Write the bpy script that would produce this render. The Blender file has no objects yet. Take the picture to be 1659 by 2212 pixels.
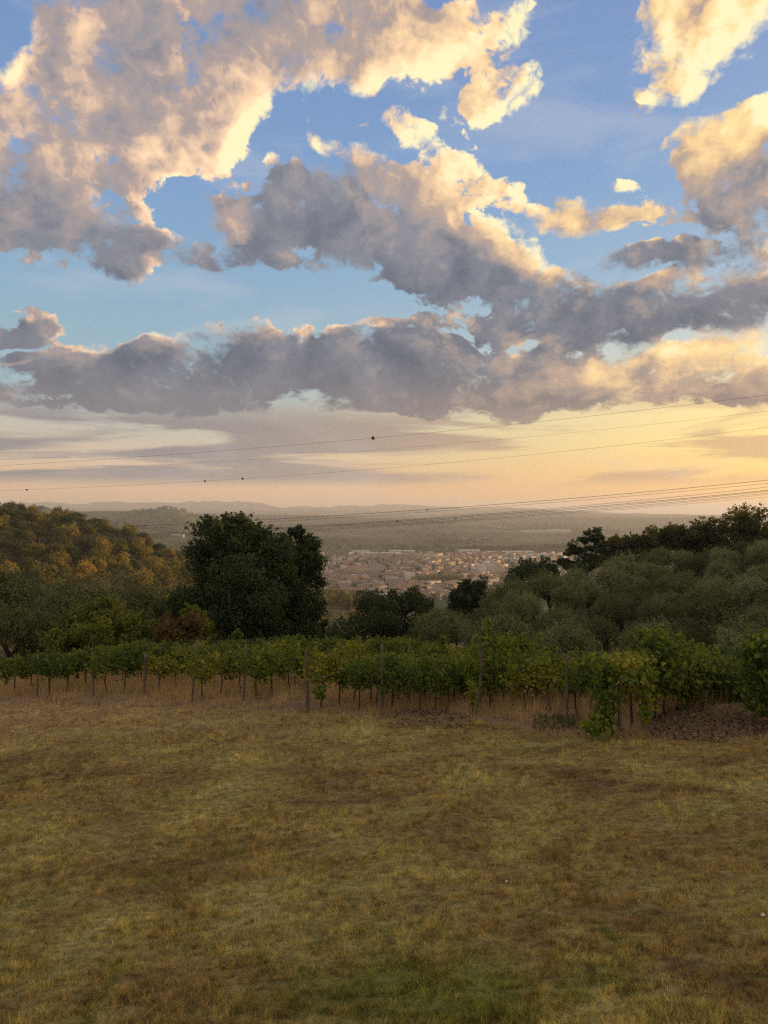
import bpy, math, random
import numpy as np
from mathutils import Vector, Matrix, Euler
R = math.radians
sc = bpy.context.scene

# ---------------------------------------------------------------- camera
FD = 1660.0            # focal length in units of the 1659 x 2212 survey grid
cam_d = bpy.data.cameras.new('camera'); cam = bpy.data.objects.new('camera', cam_d)
sc.collection.objects.link(cam); sc.camera = cam
cam.location = (0, 0, 0); cam.rotation_euler = (R(90), 0, 0)
cam_d.sensor_fit = 'VERTICAL'; cam_d.sensor_height = 36.0
cam_d.lens = 36.0 * FD / 2212.0
cam_d.clip_start = 0.1; cam_d.clip_end = 120000

# ---------------------------------------------------------------- sun and sky
SUN_AZ, SUN_EL = R(75), R(7.0)           # azimuth measured from +Y (view direction) towards +X
sun_d = bpy.data.lights.new('sun', 'SUN'); sun = bpy.data.objects.new('sun', sun_d)
sc.collection.objects.link(sun)
sun_d.energy = 5.0; sun_d.angle = R(0.6); sun_d.color = (1.0, 0.62, 0.30)
sdir = Vector((math.sin(SUN_AZ)*math.cos(SUN_EL), math.cos(SUN_AZ)*math.cos(SUN_EL), math.sin(SUN_EL)))
sun.rotation_euler = sdir.to_track_quat('Z', 'Y').to_euler()

def build_sky():
    w = bpy.data.worlds.new('World'); sc.world = w; w.use_nodes = True
    nt = w.node_tree; nt.nodes.clear()
    def node(t, tp, **kw):
        n = t.nodes.new(tp)
        for k, v in kw.items(): setattr(n, k, v)
        return n
    def put(t, sock, v):
        if isinstance(v, bpy.types.NodeSocket): t.links.new(v, sock)
        elif v is not None: sock.default_value = v
    def M(t, op, a, b=None, c=None, clamp=False):
        n = node(t, 'ShaderNodeMath', operation=op, use_clamp=clamp)
        put(t, n.inputs[0], a); put(t, n.inputs[1], b); put(t, n.inputs[2], c); return n.outputs[0]
    def V(t, op, a, b=None, c=None):
        n = node(t, 'ShaderNodeVectorMath', operation=op)
        put(t, n.inputs[0], a); put(t, n.inputs[1], b)
        if c is not None: put(t, n.inputs[2], c)
        return n.outputs['Value'] if op in ('LENGTH', 'DOT_PRODUCT') else n.outputs[0]
    def comb(t, x, y, z=0.0):
        n = node(t, 'ShaderNodeCombineXYZ'); put(t, n.inputs[0], x); put(t, n.inputs[1], y); put(t, n.inputs[2], z); return n.outputs[0]
    def sep(t, v):
        n = node(t, 'ShaderNodeSeparateXYZ'); put(t, n.inputs[0], v); return n.outputs
    def MR(t, v, a, b, c=0.0, d=1.0, kind='SMOOTHSTEP'):
        n = node(t, 'ShaderNodeMapRange', interpolation_type=kind, clamp=True)
        put(t, n.inputs[0], v); put(t, n.inputs[1], a); put(t, n.inputs[2], b); put(t, n.inputs[3], c); put(t, n.inputs[4], d); return n.outputs[0]
    def NO(t, v, scale, detail, rough=0.5, dist=0.0, col=False):
        n = node(t, 'ShaderNodeTexNoise', noise_dimensions='2D' if not col else '3D')
        put(t, n.inputs['Vector'], v); n.inputs['Scale'].default_value = scale; n.inputs['Detail'].default_value = detail
        n.inputs['Roughness'].default_value = rough; n.inputs['Distortion'].default_value = dist
        return n.outputs['Color'] if col else n.outputs[0]
    def mixc(t, f, a, b, mode='MIX'):
        n = node(t, 'ShaderNodeMix', data_type='RGBA', blend_type=mode)
        put(t, n.inputs[0], f)
        for s, v in ((n.inputs[6], a), (n.inputs[7], b)):
            if isinstance(v, tuple): s.default_value = (*v, 1) if len(v) == 3 else v
            else: t.links.new(v, s)
        return n.outputs[2]
    def ramp(t, f, stops, interp='EASE'):
        n = node(t, 'ShaderNodeValToRGB'); n.color_ramp.interpolation = interp; e = n.color_ramp.elements
        while len(e) > 1: e.remove(e[-1])
        e[0].position = stops[0][0]; e[0].color = (*stops[0][1], 1)
        for p, c in stops[1:]:
            x = e.new(p); x.color = (*c, 1)
        put(t, n.inputs[0], f); return n.outputs[0]
    s2 = lambda r, g, b: tuple((c/255/12.92 if c/255 <= .04045 else ((c/255+.055)/1.055)**2.4) for c in (r, g, b))

    # ---- macro layout of the cloud masses as ellipses in azimuth / elevation (degrees)
    # survey grid cx, cy, rx, ry, tilt(deg, + = falls to the right), weight, warm light 0..1
    B = [
     # upper left mass
     (330, 130, 330, 150, -8, 1.0, .30), (640, 50, 330, 95, 0, 1.0, .38), (880, 60, 200, 85, 10, 1.0, .85),
     (250, 270, 250, 120, -10, 1.0, .38), (430, 285, 150, 75, -25, 1.0, .95), (440, 160, 110, 80, -40, .5, 1.0), (190, 170, 90, 80, 40, .35, 1.0), (400, 320, 120, 40, -12, .5, 1.0),
     (60, 330, 170, 160, 0, .75, .38), (130, 440, 230, 90, -5, .95, .18), (60, 500, 190, 65, 5, .9, .08),
     (960, 115, 100, 60, 30, .85, 1.0), (1080, 55, 80, 32, -15, .6, .9), (120, 160, 120, 120, 40, .5, .75),
     (540, 215, 100, 80, 0, .3, .8), (770, 140, 120, 60, -5, .7, .75), (190, 30, 190, 50, 0, .5, .35),
     # upper right mass
     (1530, 10, 170, 85, 0, 1.15, 1.0), (1490, 110, 95, 95, 0, .95, 1.0), (1630, 50, 80, 90, 0, .8, 1.0), (1475, 200, 45, 45, 0, .5, .6),
     (1540, 300, 90, 60, -15, .95, .95), (1605, 375, 120, 62, 5, .95, .22), (1640, 450, 110, 60, 0, .9, .15), (1610, 500, 70, 35, 0, .6, .1),
     # thin lit streaks over the centre
     (885, 280, 64, 34, 35, .5, .95), (950, 345, 140, 36, 32, .85, .95), (1040, 400, 110, 34, 32, .75, .9), (1090, 195, 80, 38, -12, .85, 1.0),
     (1010, 245, 70, 36, 0, .65, .9), (650, 225, 60, 55, 0, .55, .9), (740, 318, 80, 22, 10, .55, .9), (500, 395, 45, 20, 0, .5, .5), (900, 190, 60, 30, 0, .5, .9),
     # centre mass, grey below, lit on its upper right
     (660, 480, 150, 85, 8, .95, .0), (830, 480, 230, 110, 15, 1.1, .12), (700, 530, 260, 70, 8, 1.0, .0), (960, 560, 260, 80, 20, 1.05, .05),
     (1060, 500, 170, 50, 34, .85, .95), (930, 450, 170, 55, 30, .6, .85), (1120, 610, 190, 60, 15, 1.0, .05), (1140, 560, 70, 50, 30, .5, .75),
     (495, 485, 55, 34, -25, .75, .85), (640, 390, 30, 40, 0, .7, .1),
     # right band
     (1290, 668, 380, 58, 2, 1.6, .0), (1560, 655, 260, 56, -2, 1.5, .0), (1050, 700, 190, 40, 0, .85, .05), (1190, 700, 160, 40, 0, .6, .55),
     (1500, 602, 110, 22, 0, .6, .85), (1275, 455, 75, 40, 15, .8, .45), (1345, 470, 60, 34, 0, .8, .7), (1430, 455, 70, 35, 10, .75, .4), (1415, 552, 90, 28, -8, .8, .0), (1570, 565, 90, 26, -5, .75, .0),
     # long lower cloud
     (90, 822, 115, 52, 0, 1.25, .0), (260, 812, 190, 62, 0, 1.35, .0), (430, 806, 190, 78, 0, 1.3, .0), (570, 765, 150, 75, 0, 1.3, .0), (740, 782, 220, 82, 0, 1.35, .0),
     (860, 810, 200, 80, 0, 1.1, .0), (1030, 820, 190, 85, 0, 1.2, .08), (400, 860, 380, 32, 0, .9, .0), (1230, 790, 190, 70, 0, .9, .25), (1350, 820, 170, 50, 0, .7, 1.0), (1230, 855, 150, 45, 0, .9, .1),
     (1480, 830, 220, 48, 0, .9, .12), (1600, 770, 150, 60, 0, .9, .75), (1440, 775, 120, 50, 0, .7, .6), (1640, 840, 130, 40, 0, .9, .2), (1000, 870, 300, 30, 0, .6, .2),
     # gaps torn into the large masses (negative weight)
     (0, 110, 70, 90, 0, -.9, .0), (150, 30, 60, 40, 0, -.6, .0), (105, 345, 80, 45, 20, -.7, .0), (575, 280, 90, 50, -30, -.7, .0), (990, 165, 60, 26, 0, -.5, .0), (1330, 60, 60, 70, 0, -.5, .0),
     (1560, 225, 80, 26, 0, -.7, .0), (230, 350, 60, 26, -20, -.4, .0), (560, 610, 240, 30, 4, -.7, .0), (980, 700, 60, 26, 10, -.8, .0), (1130, 745, 50, 22, 0, -.7, .0), (1480, 735, 40, 20, 0, -.6, .0), (760, 660, 170, 26, 4, -.7, .0),
     # small strays
     (1112, 140, 34, 14, 0, .6, .9), (1255, 125, 30, 16, 20, .5, .7), (1360, 402, 50, 18, 10, .65, .85), (575, 338, 26, 26, 0, .6, .8), (1195, 478, 80, 26, 10, .65, .8), (1620, 240, 40, 16, 0, .7, .9), (1330, 565, 45, 26, 0, .7, .2),
     (490, 440, 60, 26, 0, .65, .3), (1545, 545, 60, 22, 0, .7, .1), (690, 318, 34, 20, 10, .6, .9), (1000, 310, 30, 16, 20, .6, .9), (345, 575, 40, 18, 0, .6, .6), (430, 575, 60, 20, 0, .6, .0),
     (275, 582, 50, 26, 0, .75, .05), (370, 545, 150, 34, 8, .85, .03), (35, 712, 90, 24, 0, .85, .0), (60, 672, 45, 15, 20, .7, .0), (375, 730, 45, 24, 0, .4, .9), (330, 515, 60, 22, 0, .6, .0),
    ]
    def ang(u, v):
        az = math.atan((u-829.5)/FD); el = math.atan((1106-v)/FD*math.cos(az)); return math.degrees(az), math.degrees(el)

    def field(name, blobs, generic_only=False):
        """density and warmth of the clouds at a point given as (azimuth, elevation) in degrees"""
        g = bpy.data.node_groups.new(name, 'ShaderNodeTree')
        g.interface.new_socket('P', in_out='INPUT', socket_type='NodeSocketVector')
        g.interface.new_socket('Density', in_out='OUTPUT', socket_type='NodeSocketFloat')
        g.interface.new_socket('Lit', in_out='OUTPUT', socket_type='NodeSocketFloat')
        gi = node(g, 'NodeGroupInput'); go = node(g, 'NodeGroupOutput')
        P = gi.outputs[0]
        x, y, _ = sep(g, P)
        yp = M(g, 'MAXIMUM', y, 0.0)      # clouds lie flatter the nearer they are to the horizon
        yy = M(g, 'MULTIPLY_ADD', M(g, 'LOGARITHM', M(g, 'MULTIPLY_ADD', yp, .5, 1.0), math.e), 6.0, yp)
        Q = comb(g, x, yy)
        wn = V(g, 'SUBTRACT', NO(g, Q, WARP_S, 4, .55, 0, col=True), (.5, .5, .5))
        gen = MR(g, NO(g, Q, 0.05, 3, .5), .36, .60, -.2, .95)
        if generic_only:
            densc, litn = gen, .85
        else:
            PW = V(g, 'MULTIPLY_ADD', wn, (WARP_A, WARP_A*.7, 0), P)
            dens = 0.0; lit = 0.0; PK = PW
            for i, (cx, cy, rx, ry, tl, wt, lt) in enumerate(blobs):
                if i and i % 8 == 0:      # makes the long sum evaluate in order
                    PK = V(g, 'MULTIPLY_ADD', comb(g, dens, lit), (0, 0, 0), PW)
                az, el = ang(cx, cy); k = 57.3/FD*BLOB_K
                m = node(g, 'ShaderNodeMapping', vector_type='TEXTURE')
                g.links.new(PK, m.inputs[0]); m.inputs[1].default_value = (az, el, 0)
                m.inputs[2].default_value = (0, 0, R(-tl)); m.inputs[3].default_value = (rx*k, ry*k, 1)
                ln = V(g, 'DOT_PRODUCT', m.outputs[0], m.outputs[0])
                gg = MR(g, ln, 1.0, 0.0, 0.0, wt, 'LINEAR')
                dens = M(g, 'ADD', gg, dens) if not isinstance(dens, float) else gg
                lit = M(g, 'MULTIPLY_ADD', gg, lt, lit)
            dens = M(g, 'MAXIMUM', dens, 0.0)
            litn = M(g, 'MINIMUM', M(g, 'DIVIDE', lit, M(g, 'MAXIMUM', dens, 0.05)), 1.0)
            densc = M(g, 'DIVIDE', M(g, 'MULTIPLY', dens, 1.7), M(g, 'ADD', dens, .7))   # soft limit
            densc = M(g, 'SUBTRACT', densc, .22)
            # outside the surveyed part of the sky unseen cloud is made warmer and fuller to light the ground
            far = M(g, 'MAXIMUM', MR(g, M(g, 'ABSOLUTE', x), 28, 37), MR(g, y, 34, 41))
            mx = node(g, 'ShaderNodeMix', data_type='FLOAT'); put(g, mx.inputs[0], far); put(g, mx.inputs[2], densc); put(g, mx.inputs[3], gen); densc = mx.outputs[0]
            mx = node(g, 'ShaderNodeMix', data_type='FLOAT'); put(g, mx.inputs[0], far); put(g, mx.inputs[2], litn); mx.inputs[3].default_value = .85; litn = mx.outputs[0]
        Q2 = V(g, 'MULTIPLY_ADD', wn, (2.2, 2.2, 0), Q)
        n1 = NO(g, Q2, DET_S, 9, .58)
        dd = M(g, 'MULTIPLY_ADD', M(g, 'SUBTRACT', n1, .5), DET_A, densc)
        dd = M(g, 'MULTIPLY_ADD', M(g, 'SUBTRACT', NO(g, Q2, .85, 5, .6, .6), .5), .85, dd)
        g.links.new(dd, go.inputs[0])
        put(g, go.inputs[1], litn)
        return g

    tc = node(nt, 'ShaderNodeTexCoord'); D = V(nt, 'NORMALIZE', tc.outputs['Generated'])
    dx, dy, dz = sep(nt, D)
    az = M(nt, 'MULTIPLY', M(nt, 'ARCTAN2', dx, dy), 57.2958)
    el = M(nt, 'MULTIPLY', M(nt, 'ARCSINE', dz), 57.2958)

    def shade(g):
        P = comb(nt, az, el); elp = M(nt, 'MAXIMUM', el, 0.0)
        g1 = node(nt, 'ShaderNodeGroup'); g1.node_tree = g; nt.links.new(P, g1.inputs[0])
        off = comb(nt, 1.2, M(nt, 'MULTIPLY', M(nt, 'SUBTRACT', 21.0, el), 0.09))
        g2 = node(nt, 'ShaderNodeGroup'); g2.node_tree = g; nt.links.new(V(nt, 'ADD', P, off), g2.inputs[0])
        d1, lit = g1.outputs[0], g1.outputs[1]; d2 = g2.outputs[0]
        sky = node(nt, 'ShaderNodeTexSky', sky_type='NISHITA', sun_disc=False)
        sky.sun_elevation = SUN_EL; sky.sun_rotation = SUN_AZ; sky.altitude = 200; sky.air_density = 1.0; sky.dust_density = 1.5; sky.ozone_density = 1.5
        nish = V(nt, 'MULTIPLY', sky.outputs[0], (SKY_S, SKY_S, SKY_S))
        elf = M(nt, 'DIVIDE', elp, 45.0, clamp=True)
        away = ramp(nt, elf, [(0, s2(246, 194, 150)), (.045, s2(242, 196, 154)), (.12, s2(206, 194, 176)), (.2, s2(158, 188, 196)), (.34, s2(140, 178, 204)), (.5, s2(126, 164, 208)), (.72, s2(114, 148, 198)), (1, s2(100, 134, 188))], 'LINEAR')
        near = ramp(nt, elf, [(0, s2(250, 170, 92)), (.04, s2(254, 188, 104)), (.1, s2(254, 220, 134)), (.17, s2(252, 226, 160)), (.26, s2(196, 208, 206)), (.36, s2(158, 190, 214)), (.5, s2(132, 168, 211)), (.72, s2(120, 153, 203)), (1, s2(106, 140, 194))], 'LINEAR')
        ca = V(nt, 'DOT_PRODUCT', V(nt, 'NORMALIZE', comb(nt, dx, dy)), (math.sin(SUN_AZ), math.cos(SUN_AZ), 0))
        ns = MR(nt, ca, -.05, .80)
        clear = mixc(nt, ns, away, near)
        clear = mixc(nt, 0.18, clear, nish)
        glow = M(nt, 'POWER', M(nt, 'MAXIMUM', V(nt, 'DOT_PRODUCT', D, tuple(sdir)), 0.0), 10.0)
        clear = mixc(nt, 1.0, clear, V(nt, 'MULTIPLY', comb(nt, glow, glow, glow), (2.3, 1.35, .48)), 'ADD')
        g3 = M(nt, 'MULTIPLY', M(nt, 'POWER', M(nt, 'MAXIMUM', V(nt, 'DOT_PRODUCT', D, tuple(sdir)), 0.0), 3.5), MR(nt, el, 17, 4))
        clear = mixc(nt, 1.0, clear, V(nt, 'MULTIPLY', comb(nt, g3, g3, g3), (.95, .58, .02)), 'ADD')
        # thin veil of streaks low down
        vq = comb(nt, M(nt, 'MULTIPLY', az, .045), M(nt, 'MULTIPLY', el, .42))
        vn = NO(nt, vq, 1.0, 6, .55, .4)
        vband = M(nt, 'MULTIPLY', MR(nt, el, 1.6, 2.6), MR(nt, el, 9.0, 6.0))
        veil = M(nt, 'MULTIPLY', MR(nt, vn, .37, .51), vband)
        veilc = mixc(nt, ns, s2(138, 134, 136), s2(192, 152, 116))
        clear = mixc(nt, M(nt, 'MULTIPLY', veil, M(nt, 'SUBTRACT', 1.0, M(nt, 'MULTIPLY', ns, .35))), clear, veilc)
        cn = NO(nt, comb(nt, M(nt, 'MULTIPLY', az, .05), M(nt, 'MULTIPLY', el, .22)), 1.0, 7, .6, .3)
        clear = mixc(nt, M(nt, 'MULTIPLY', MR(nt, cn, .5, .75), .22), clear, s2(214, 208, 206))
        # clouds
        cover = MR(nt, d1, .28, MR(nt, NO(nt, P, .11, 3, .5), .38, .62, .56, 1.0))
        thin = MR(nt, d1, .9, .3)
        rel = M(nt, 'MULTIPLY', M(nt, 'MINIMUM', M(nt, 'SUBTRACT', d1, d2), 1.2), REL)
        L = M(nt, 'ADD', M(nt, 'MULTIPLY_ADD', rel, M(nt, 'MULTIPLY_ADD', lit, .9, .62), lit), M(nt, 'MULTIPLY', thin, .20))
        rim = M(nt, 'MULTIPLY', MR(nt, d1, 1.05, .45), M(nt, 'SUBTRACT', d1, d2, clamp=True))
        L = M(nt, 'MULTIPLY_ADD', rim, .75, L)
        L = M(nt, 'MULTIPLY_ADD', M(nt, 'SUBTRACT', NO(nt, P, .22, 6, .5, .6), .5), M(nt, 'MULTIPLY_ADD', lit, .8, .28), L)
        grey_lo = mixc(nt, ns, s2(120, 118, 126), s2(146, 124, 114))
        tone = MR(nt, M(nt, 'MULTIPLY_ADD', M(nt, 'SUBTRACT', NO(nt, P, .3, 5, .55, .3), .5), 1.3, L), -.45, .45)
        grey_hi = mixc(nt, MR(nt, el, 12, 24), mixc(nt, tone, s2(78, 90, 108), s2(120, 124, 136)), mixc(nt, tone, s2(100, 108, 124), s2(140, 140, 148)))
        grey = mixc(nt, MR(nt, el, 5.5, 12), grey_lo, grey_hi)
        peach = mixc(nt, ns, s2(180, 158, 148), s2(204, 170, 136))
        warm = mixc(nt, ns, s2(252, 212, 172), s2(255, 218, 150))
        c1 = mixc(nt, MR(nt, L, .10, .62, kind='LINEAR'), grey, peach)
        cc = mixc(nt, MR(nt, L, .5, 1.0, kind='LINEAR'), c1, warm)
        cc = mixc(nt, MR(nt, L, 1.0, 1.35, kind='LINEAR'), cc, s2(255, 240, 190))
        lowfade = MR(nt, el, 3.0, 8.0, .25, .97)
        out = mixc(nt, M(nt, 'MULTIPLY', cover, lowfade), clear, cc)
        bg = node(nt, 'ShaderNodeBackground'); nt.links.new(out, bg.inputs[0]); bg.inputs[1].default_value = SKY_GAIN
        return bg.outputs[0]

    # the sky is evaluated by region (the far and high parts need no placed masses)
    split = 15.5
    up = [b for b in B if ang(b[0], b[1]-b[3])[1] > split-4.5]
    lo = [b for b in B if ang(b[0], b[1]+b[3])[1] < split+4.5]
    ws = shade(field('cloud_field_high', up)); wl = shade(field('cloud_field_low', lo)); wg = shade(field('cloud_field', [], True))
    wb = node(nt, 'ShaderNodeBackground'); wb.inputs[0].default_value = (.10, .09, .07, 1); wb.inputs[1].default_value = 1.0
    def mixs(f, a, b):
        n = node(nt, 'ShaderNodeMixShader'); put(nt, n.inputs[0], f); nt.links.new(a, n.inputs[1]); nt.links.new(b, n.inputs[2]); return n.outputs[0]
    inner = mixs(M(nt, 'GREATER_THAN', el, split), wl, ws)
    isfar = M(nt, 'MAXIMUM', M(nt, 'GREATER_THAN', M(nt, 'ABSOLUTE', az), 38.5), M(nt, 'GREATER_THAN', el, 42.5))
    up_s = mixs(isfar, inner, wg)
    allw = mixs(M(nt, 'GREATER_THAN', el, -2.0), wb.outputs[0], up_s)
    wo = node(nt, 'ShaderNodeOutputWorld'); nt.links.new(allw, wo.inputs[0])
SKY_GAIN = 0.86
HAZE_D, HAZE_C = 0.9e-4, (.84, .87, .92)
SKY_S = 0.10; WARP_S, WARP_A, DET_S, DET_A, BLOB_K, REL = .16, 4.4, .24, 2.9, 1.16, .42
build_sky()
sc.view_settings.view_transform = 'Standard'; sc.view_settings.look = 'None'
sc.view_settings.exposure = 0.38; sc.view_settings.gamma = 1

# ---------------------------------------------------------------- render settings and helpers
sc.render.engine = 'CYCLES'
sc.cycles.use_denoising = False; sc.cycles.filter_width = 1.35
sc.cycles.use_adaptive_sampling = True; sc.cycles.adaptive_threshold = 0.012
sc.cycles.max_bounces = 5; sc.cycles.diffuse_bounces = 3; sc.cycles.transmission_bounces = 3; sc.cycles.transparent_max_bounces = 4
sc.cycles.volume_bounces = 0; sc.cycles.caustics_reflective = False; sc.cycles.caustics_refractive = False

rng = np.random.default_rng(7)
random.seed(7)
COL = sc.collection

def srgb(r, g, b):
    return tuple((c/255/12.92 if c/255 <= .04045 else ((c/255+.055)/1.055)**2.4) for c in (r, g, b))

def mesh_np(name, V, F, mats=(), midx=None, rnd=None, smooth=False):
    """F: (n, k) array of vertex indices, k = 3 or 4"""
    V = np.asarray(V, np.float32); F = np.asarray(F, np.int32)
    me = bpy.data.meshes.new(name); n, k = F.shape
    me.vertices.add(len(V)); me.vertices.foreach_set('co', V.ravel())
    me.loops.add(n*k); me.loops.foreach_set('vertex_index', F.ravel())
    me.polygons.add(n); me.polygons.foreach_set('loop_start', np.arange(0, n*k, k, dtype=np.int32))
    for m in mats: me.materials.append(m)
    if midx is not None: me.polygons.foreach_set('material_index', np.asarray(midx, np.int32))
    me.polygons.foreach_set('use_smooth', np.full(n, smooth, bool))
    if rnd is not None:
        a = me.attributes.new('rnd', 'FLOAT', 'POINT'); a.data.foreach_set('value', np.asarray(rnd, np.float32))
    me.update(calc_edges=True)
    return me

def link(name, me, parent=None, loc=(0, 0, 0)):
    o = bpy.data.objects.new(name, me); COL.objects.link(o); o.location = loc
    if parent is not None: o.parent = parent
    return o

def tag(o, label=None, cat=None, group=None, kind=None):
    for k, v in (('label', label), ('category', cat), ('group', group), ('kind', kind)):
        if v: o[k] = v
    return o

def join_np(parts):
    """parts: list of (V, F, mat_index, rnd)"""
    Vs, Fs, Ms, Rs, n = [], [], [], [], 0
    for V, F, m, r in parts:
        Vs.append(V); Fs.append(F + n); Ms.append(np.full(len(F), m)); Rs.append(np.full(len(V), r) if np.isscalar(r) else r); n += len(V)
    return np.concatenate(Vs), np.concatenate(Fs), np.concatenate(Ms), np.concatenate(Rs)

# value noise in numpy for terrain
_T = np.random.default_rng(3).random((256, 256))
def vnoise(x, y):
    xi = np.floor(x).astype(int); yi = np.floor(y).astype(int); fx = x-xi; fy = y-yi
    fx = fx*fx*(3-2*fx); fy = fy*fy*(3-2*fy)
    g = lambda a, b: _T[a & 255, b & 255]
    return (g(xi, yi)*(1-fx)+g(xi+1, yi)*fx)*(1-fy) + (g(xi, yi+1)*(1-fx)+g(xi+1, yi+1)*fx)*fy
def fbm(x, y, o=4, r=.5):
    s = 0; a = 1; t = 0
    for i in range(o):
        s = s + a*vnoise(x*2**i+17*i, y*2**i+31*i); t += a; a *= r
    return s/t - .5

# ---------------------------------------------------------------- the lie of the land (camera eye = 0,0,0)
UC = [-2500, -600, 0, 160, 240, 320, 400, 500, 690, 760, 850, 950, 1100, 1250, 1400, 1659, 2200, 3500, 5500, 9000]
YC = [0.01, 5, 17, 30, 36, 48, 60, 80, 95, 110, 140, 200, 260, 330, 420, 520, 650, 800, 1000, 1300]
def G0(x, y): return -3.33 - .111*y + .05*x
ZT = {  #       30     36     48     60     80     95    110    140    200    260    330    420    520    650    800   1000   1300
 -2500: [-8.0, -9.0, -11, -13, -16, -18, -20, -24, -28, -28, -20,  -5,  -5, -20, -50, -90, -118],
 -600:  [-8.0, -9.0, -11, -13, -16, -18, -20, -24, -30, -32, -20,  -3,  -8, -30, -60, -100, -118],
 0:     [-7.4, -8.3, -9.9, -11.5, -15, -17, -20, -25, -33, -36, -25,  -5, -14, -40, -80, -112, -120],
 160:   [-7.2, -8.0, -9.7, -11.5, -15, -18, -21, -26, -34, -37, -27,  -8, -19, -45, -84, -114, -120],
 240:   [-7.1, -7.9, -9.6, -11.5, -15, -18, -21, -27, -35, -39, -31, -14, -26, -52, -88, -115, -120],
 320:   [-7.0, -7.8, -9.5, -11.5, -15, -18, -21, -27, -36, -41, -36, -23, -35, -60, -92, -116, -120],
 400:   [-6.9, -7.7, -9.4, -11.5, -15, -18, -21, -28, -37, -44, -43, -34, -48, -68, -96, -118, -120],
 500:   [-6.9, -7.7, -9.4, -11.6, -15, -18, -21, -28, -38, -47, -53, -55, -64, -80, -100, -119, -120],
 690:   [-6.8, -7.6, -9.6, -11.8, -15, -18, -21, -28, -38, -48, -58, -67, -71, -73, -89, -119, -120],
 760:   [-6.7, -7.6, -9.8, -12.0, -15.5, -19, -22, -30, -40, -50, -60, -68, -73, -76, -94, -119, -120],
 850:   [-6.7, -7.6, -10.5, -12.5, -16, -20, -24, -32, -44, -55, -66, -78, -90, -104, -114, -120, -120],
 950:   [-6.6, -7.7, -12.3, -12.6, -17, -22, -27, -35, -47, -58, -70, -82, -94, -108, -116, -120, -120],
 1100:  [-7.2, -9.2, -12.4, -12.4, -11.6, -14.5, -20, -32, -48, -60, -72, -84, -96, -108, -116, -120, -120],
 1250:  [-7.2, -9.4, -12.4, -12.3, -11.3, -10.9, -12.4, -20, -42, -58, -72, -84, -96, -108, -116, -120, -120],
 1400:  [-7.2, -9.5, -12.2, -12.2, -11.1, -10.5, -9.9, -12, -34, -52, -68, -84, -96, -108, -116, -120, -120],
 1659:  [-6.9, -9.0, -11.0, -11.5, -10.6, -10.0, -8.8, -8.3, -20, -42, -64, -84, -96, -108, -116, -120, -120],
 2200:  [-4.5, -5.0, -6.0, -4.0, 0.0, 4.0, 6.0, 8.0, 2.0, -25, -50, -80, -96, -108, -116, -120, -120],
 3500:  [-3.0, 0.0, 5, 11, 17, 20, 20, 15, 0.0, -25, -50, -80, -96, -108, -116, -120, -120],
 5500:  [-3.0, 0.0, 5, 11, 17, 20, 20, 15, 0.0, -25, -50, -80, -96, -108, -116, -120, -120],
 9000:  [-3.0, -3, -2, 0, 3, 4, 4, 0, -10, -30, -50, -80, -96, -108, -116, -120, -120],
}
_uc = np.array(UC, float); _yc = np.log(np.array(YC, float))
_zt = np.zeros((len(UC), len(YC)))
for i, u in enumerate(UC):
    q = (u-829.5)/1660
    _zt[i, :3] = [-3.33 if k == 0 else G0(q*YC[k]*min(1, 20/max(1e-3, abs(q*YC[k]))), YC[k]) for k in range(3)]
    _zt[i, 3:] = ZT[u]
AZC = np.arctan((_uc-829.5)/1660)

def ridge(u, y, y0, w, us, zs, n, base=-120.0):
    crest = np.interp(u, us, zs) + n
    return base + (crest-base)*np.exp(-((y-y0)/w)**2)

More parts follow.
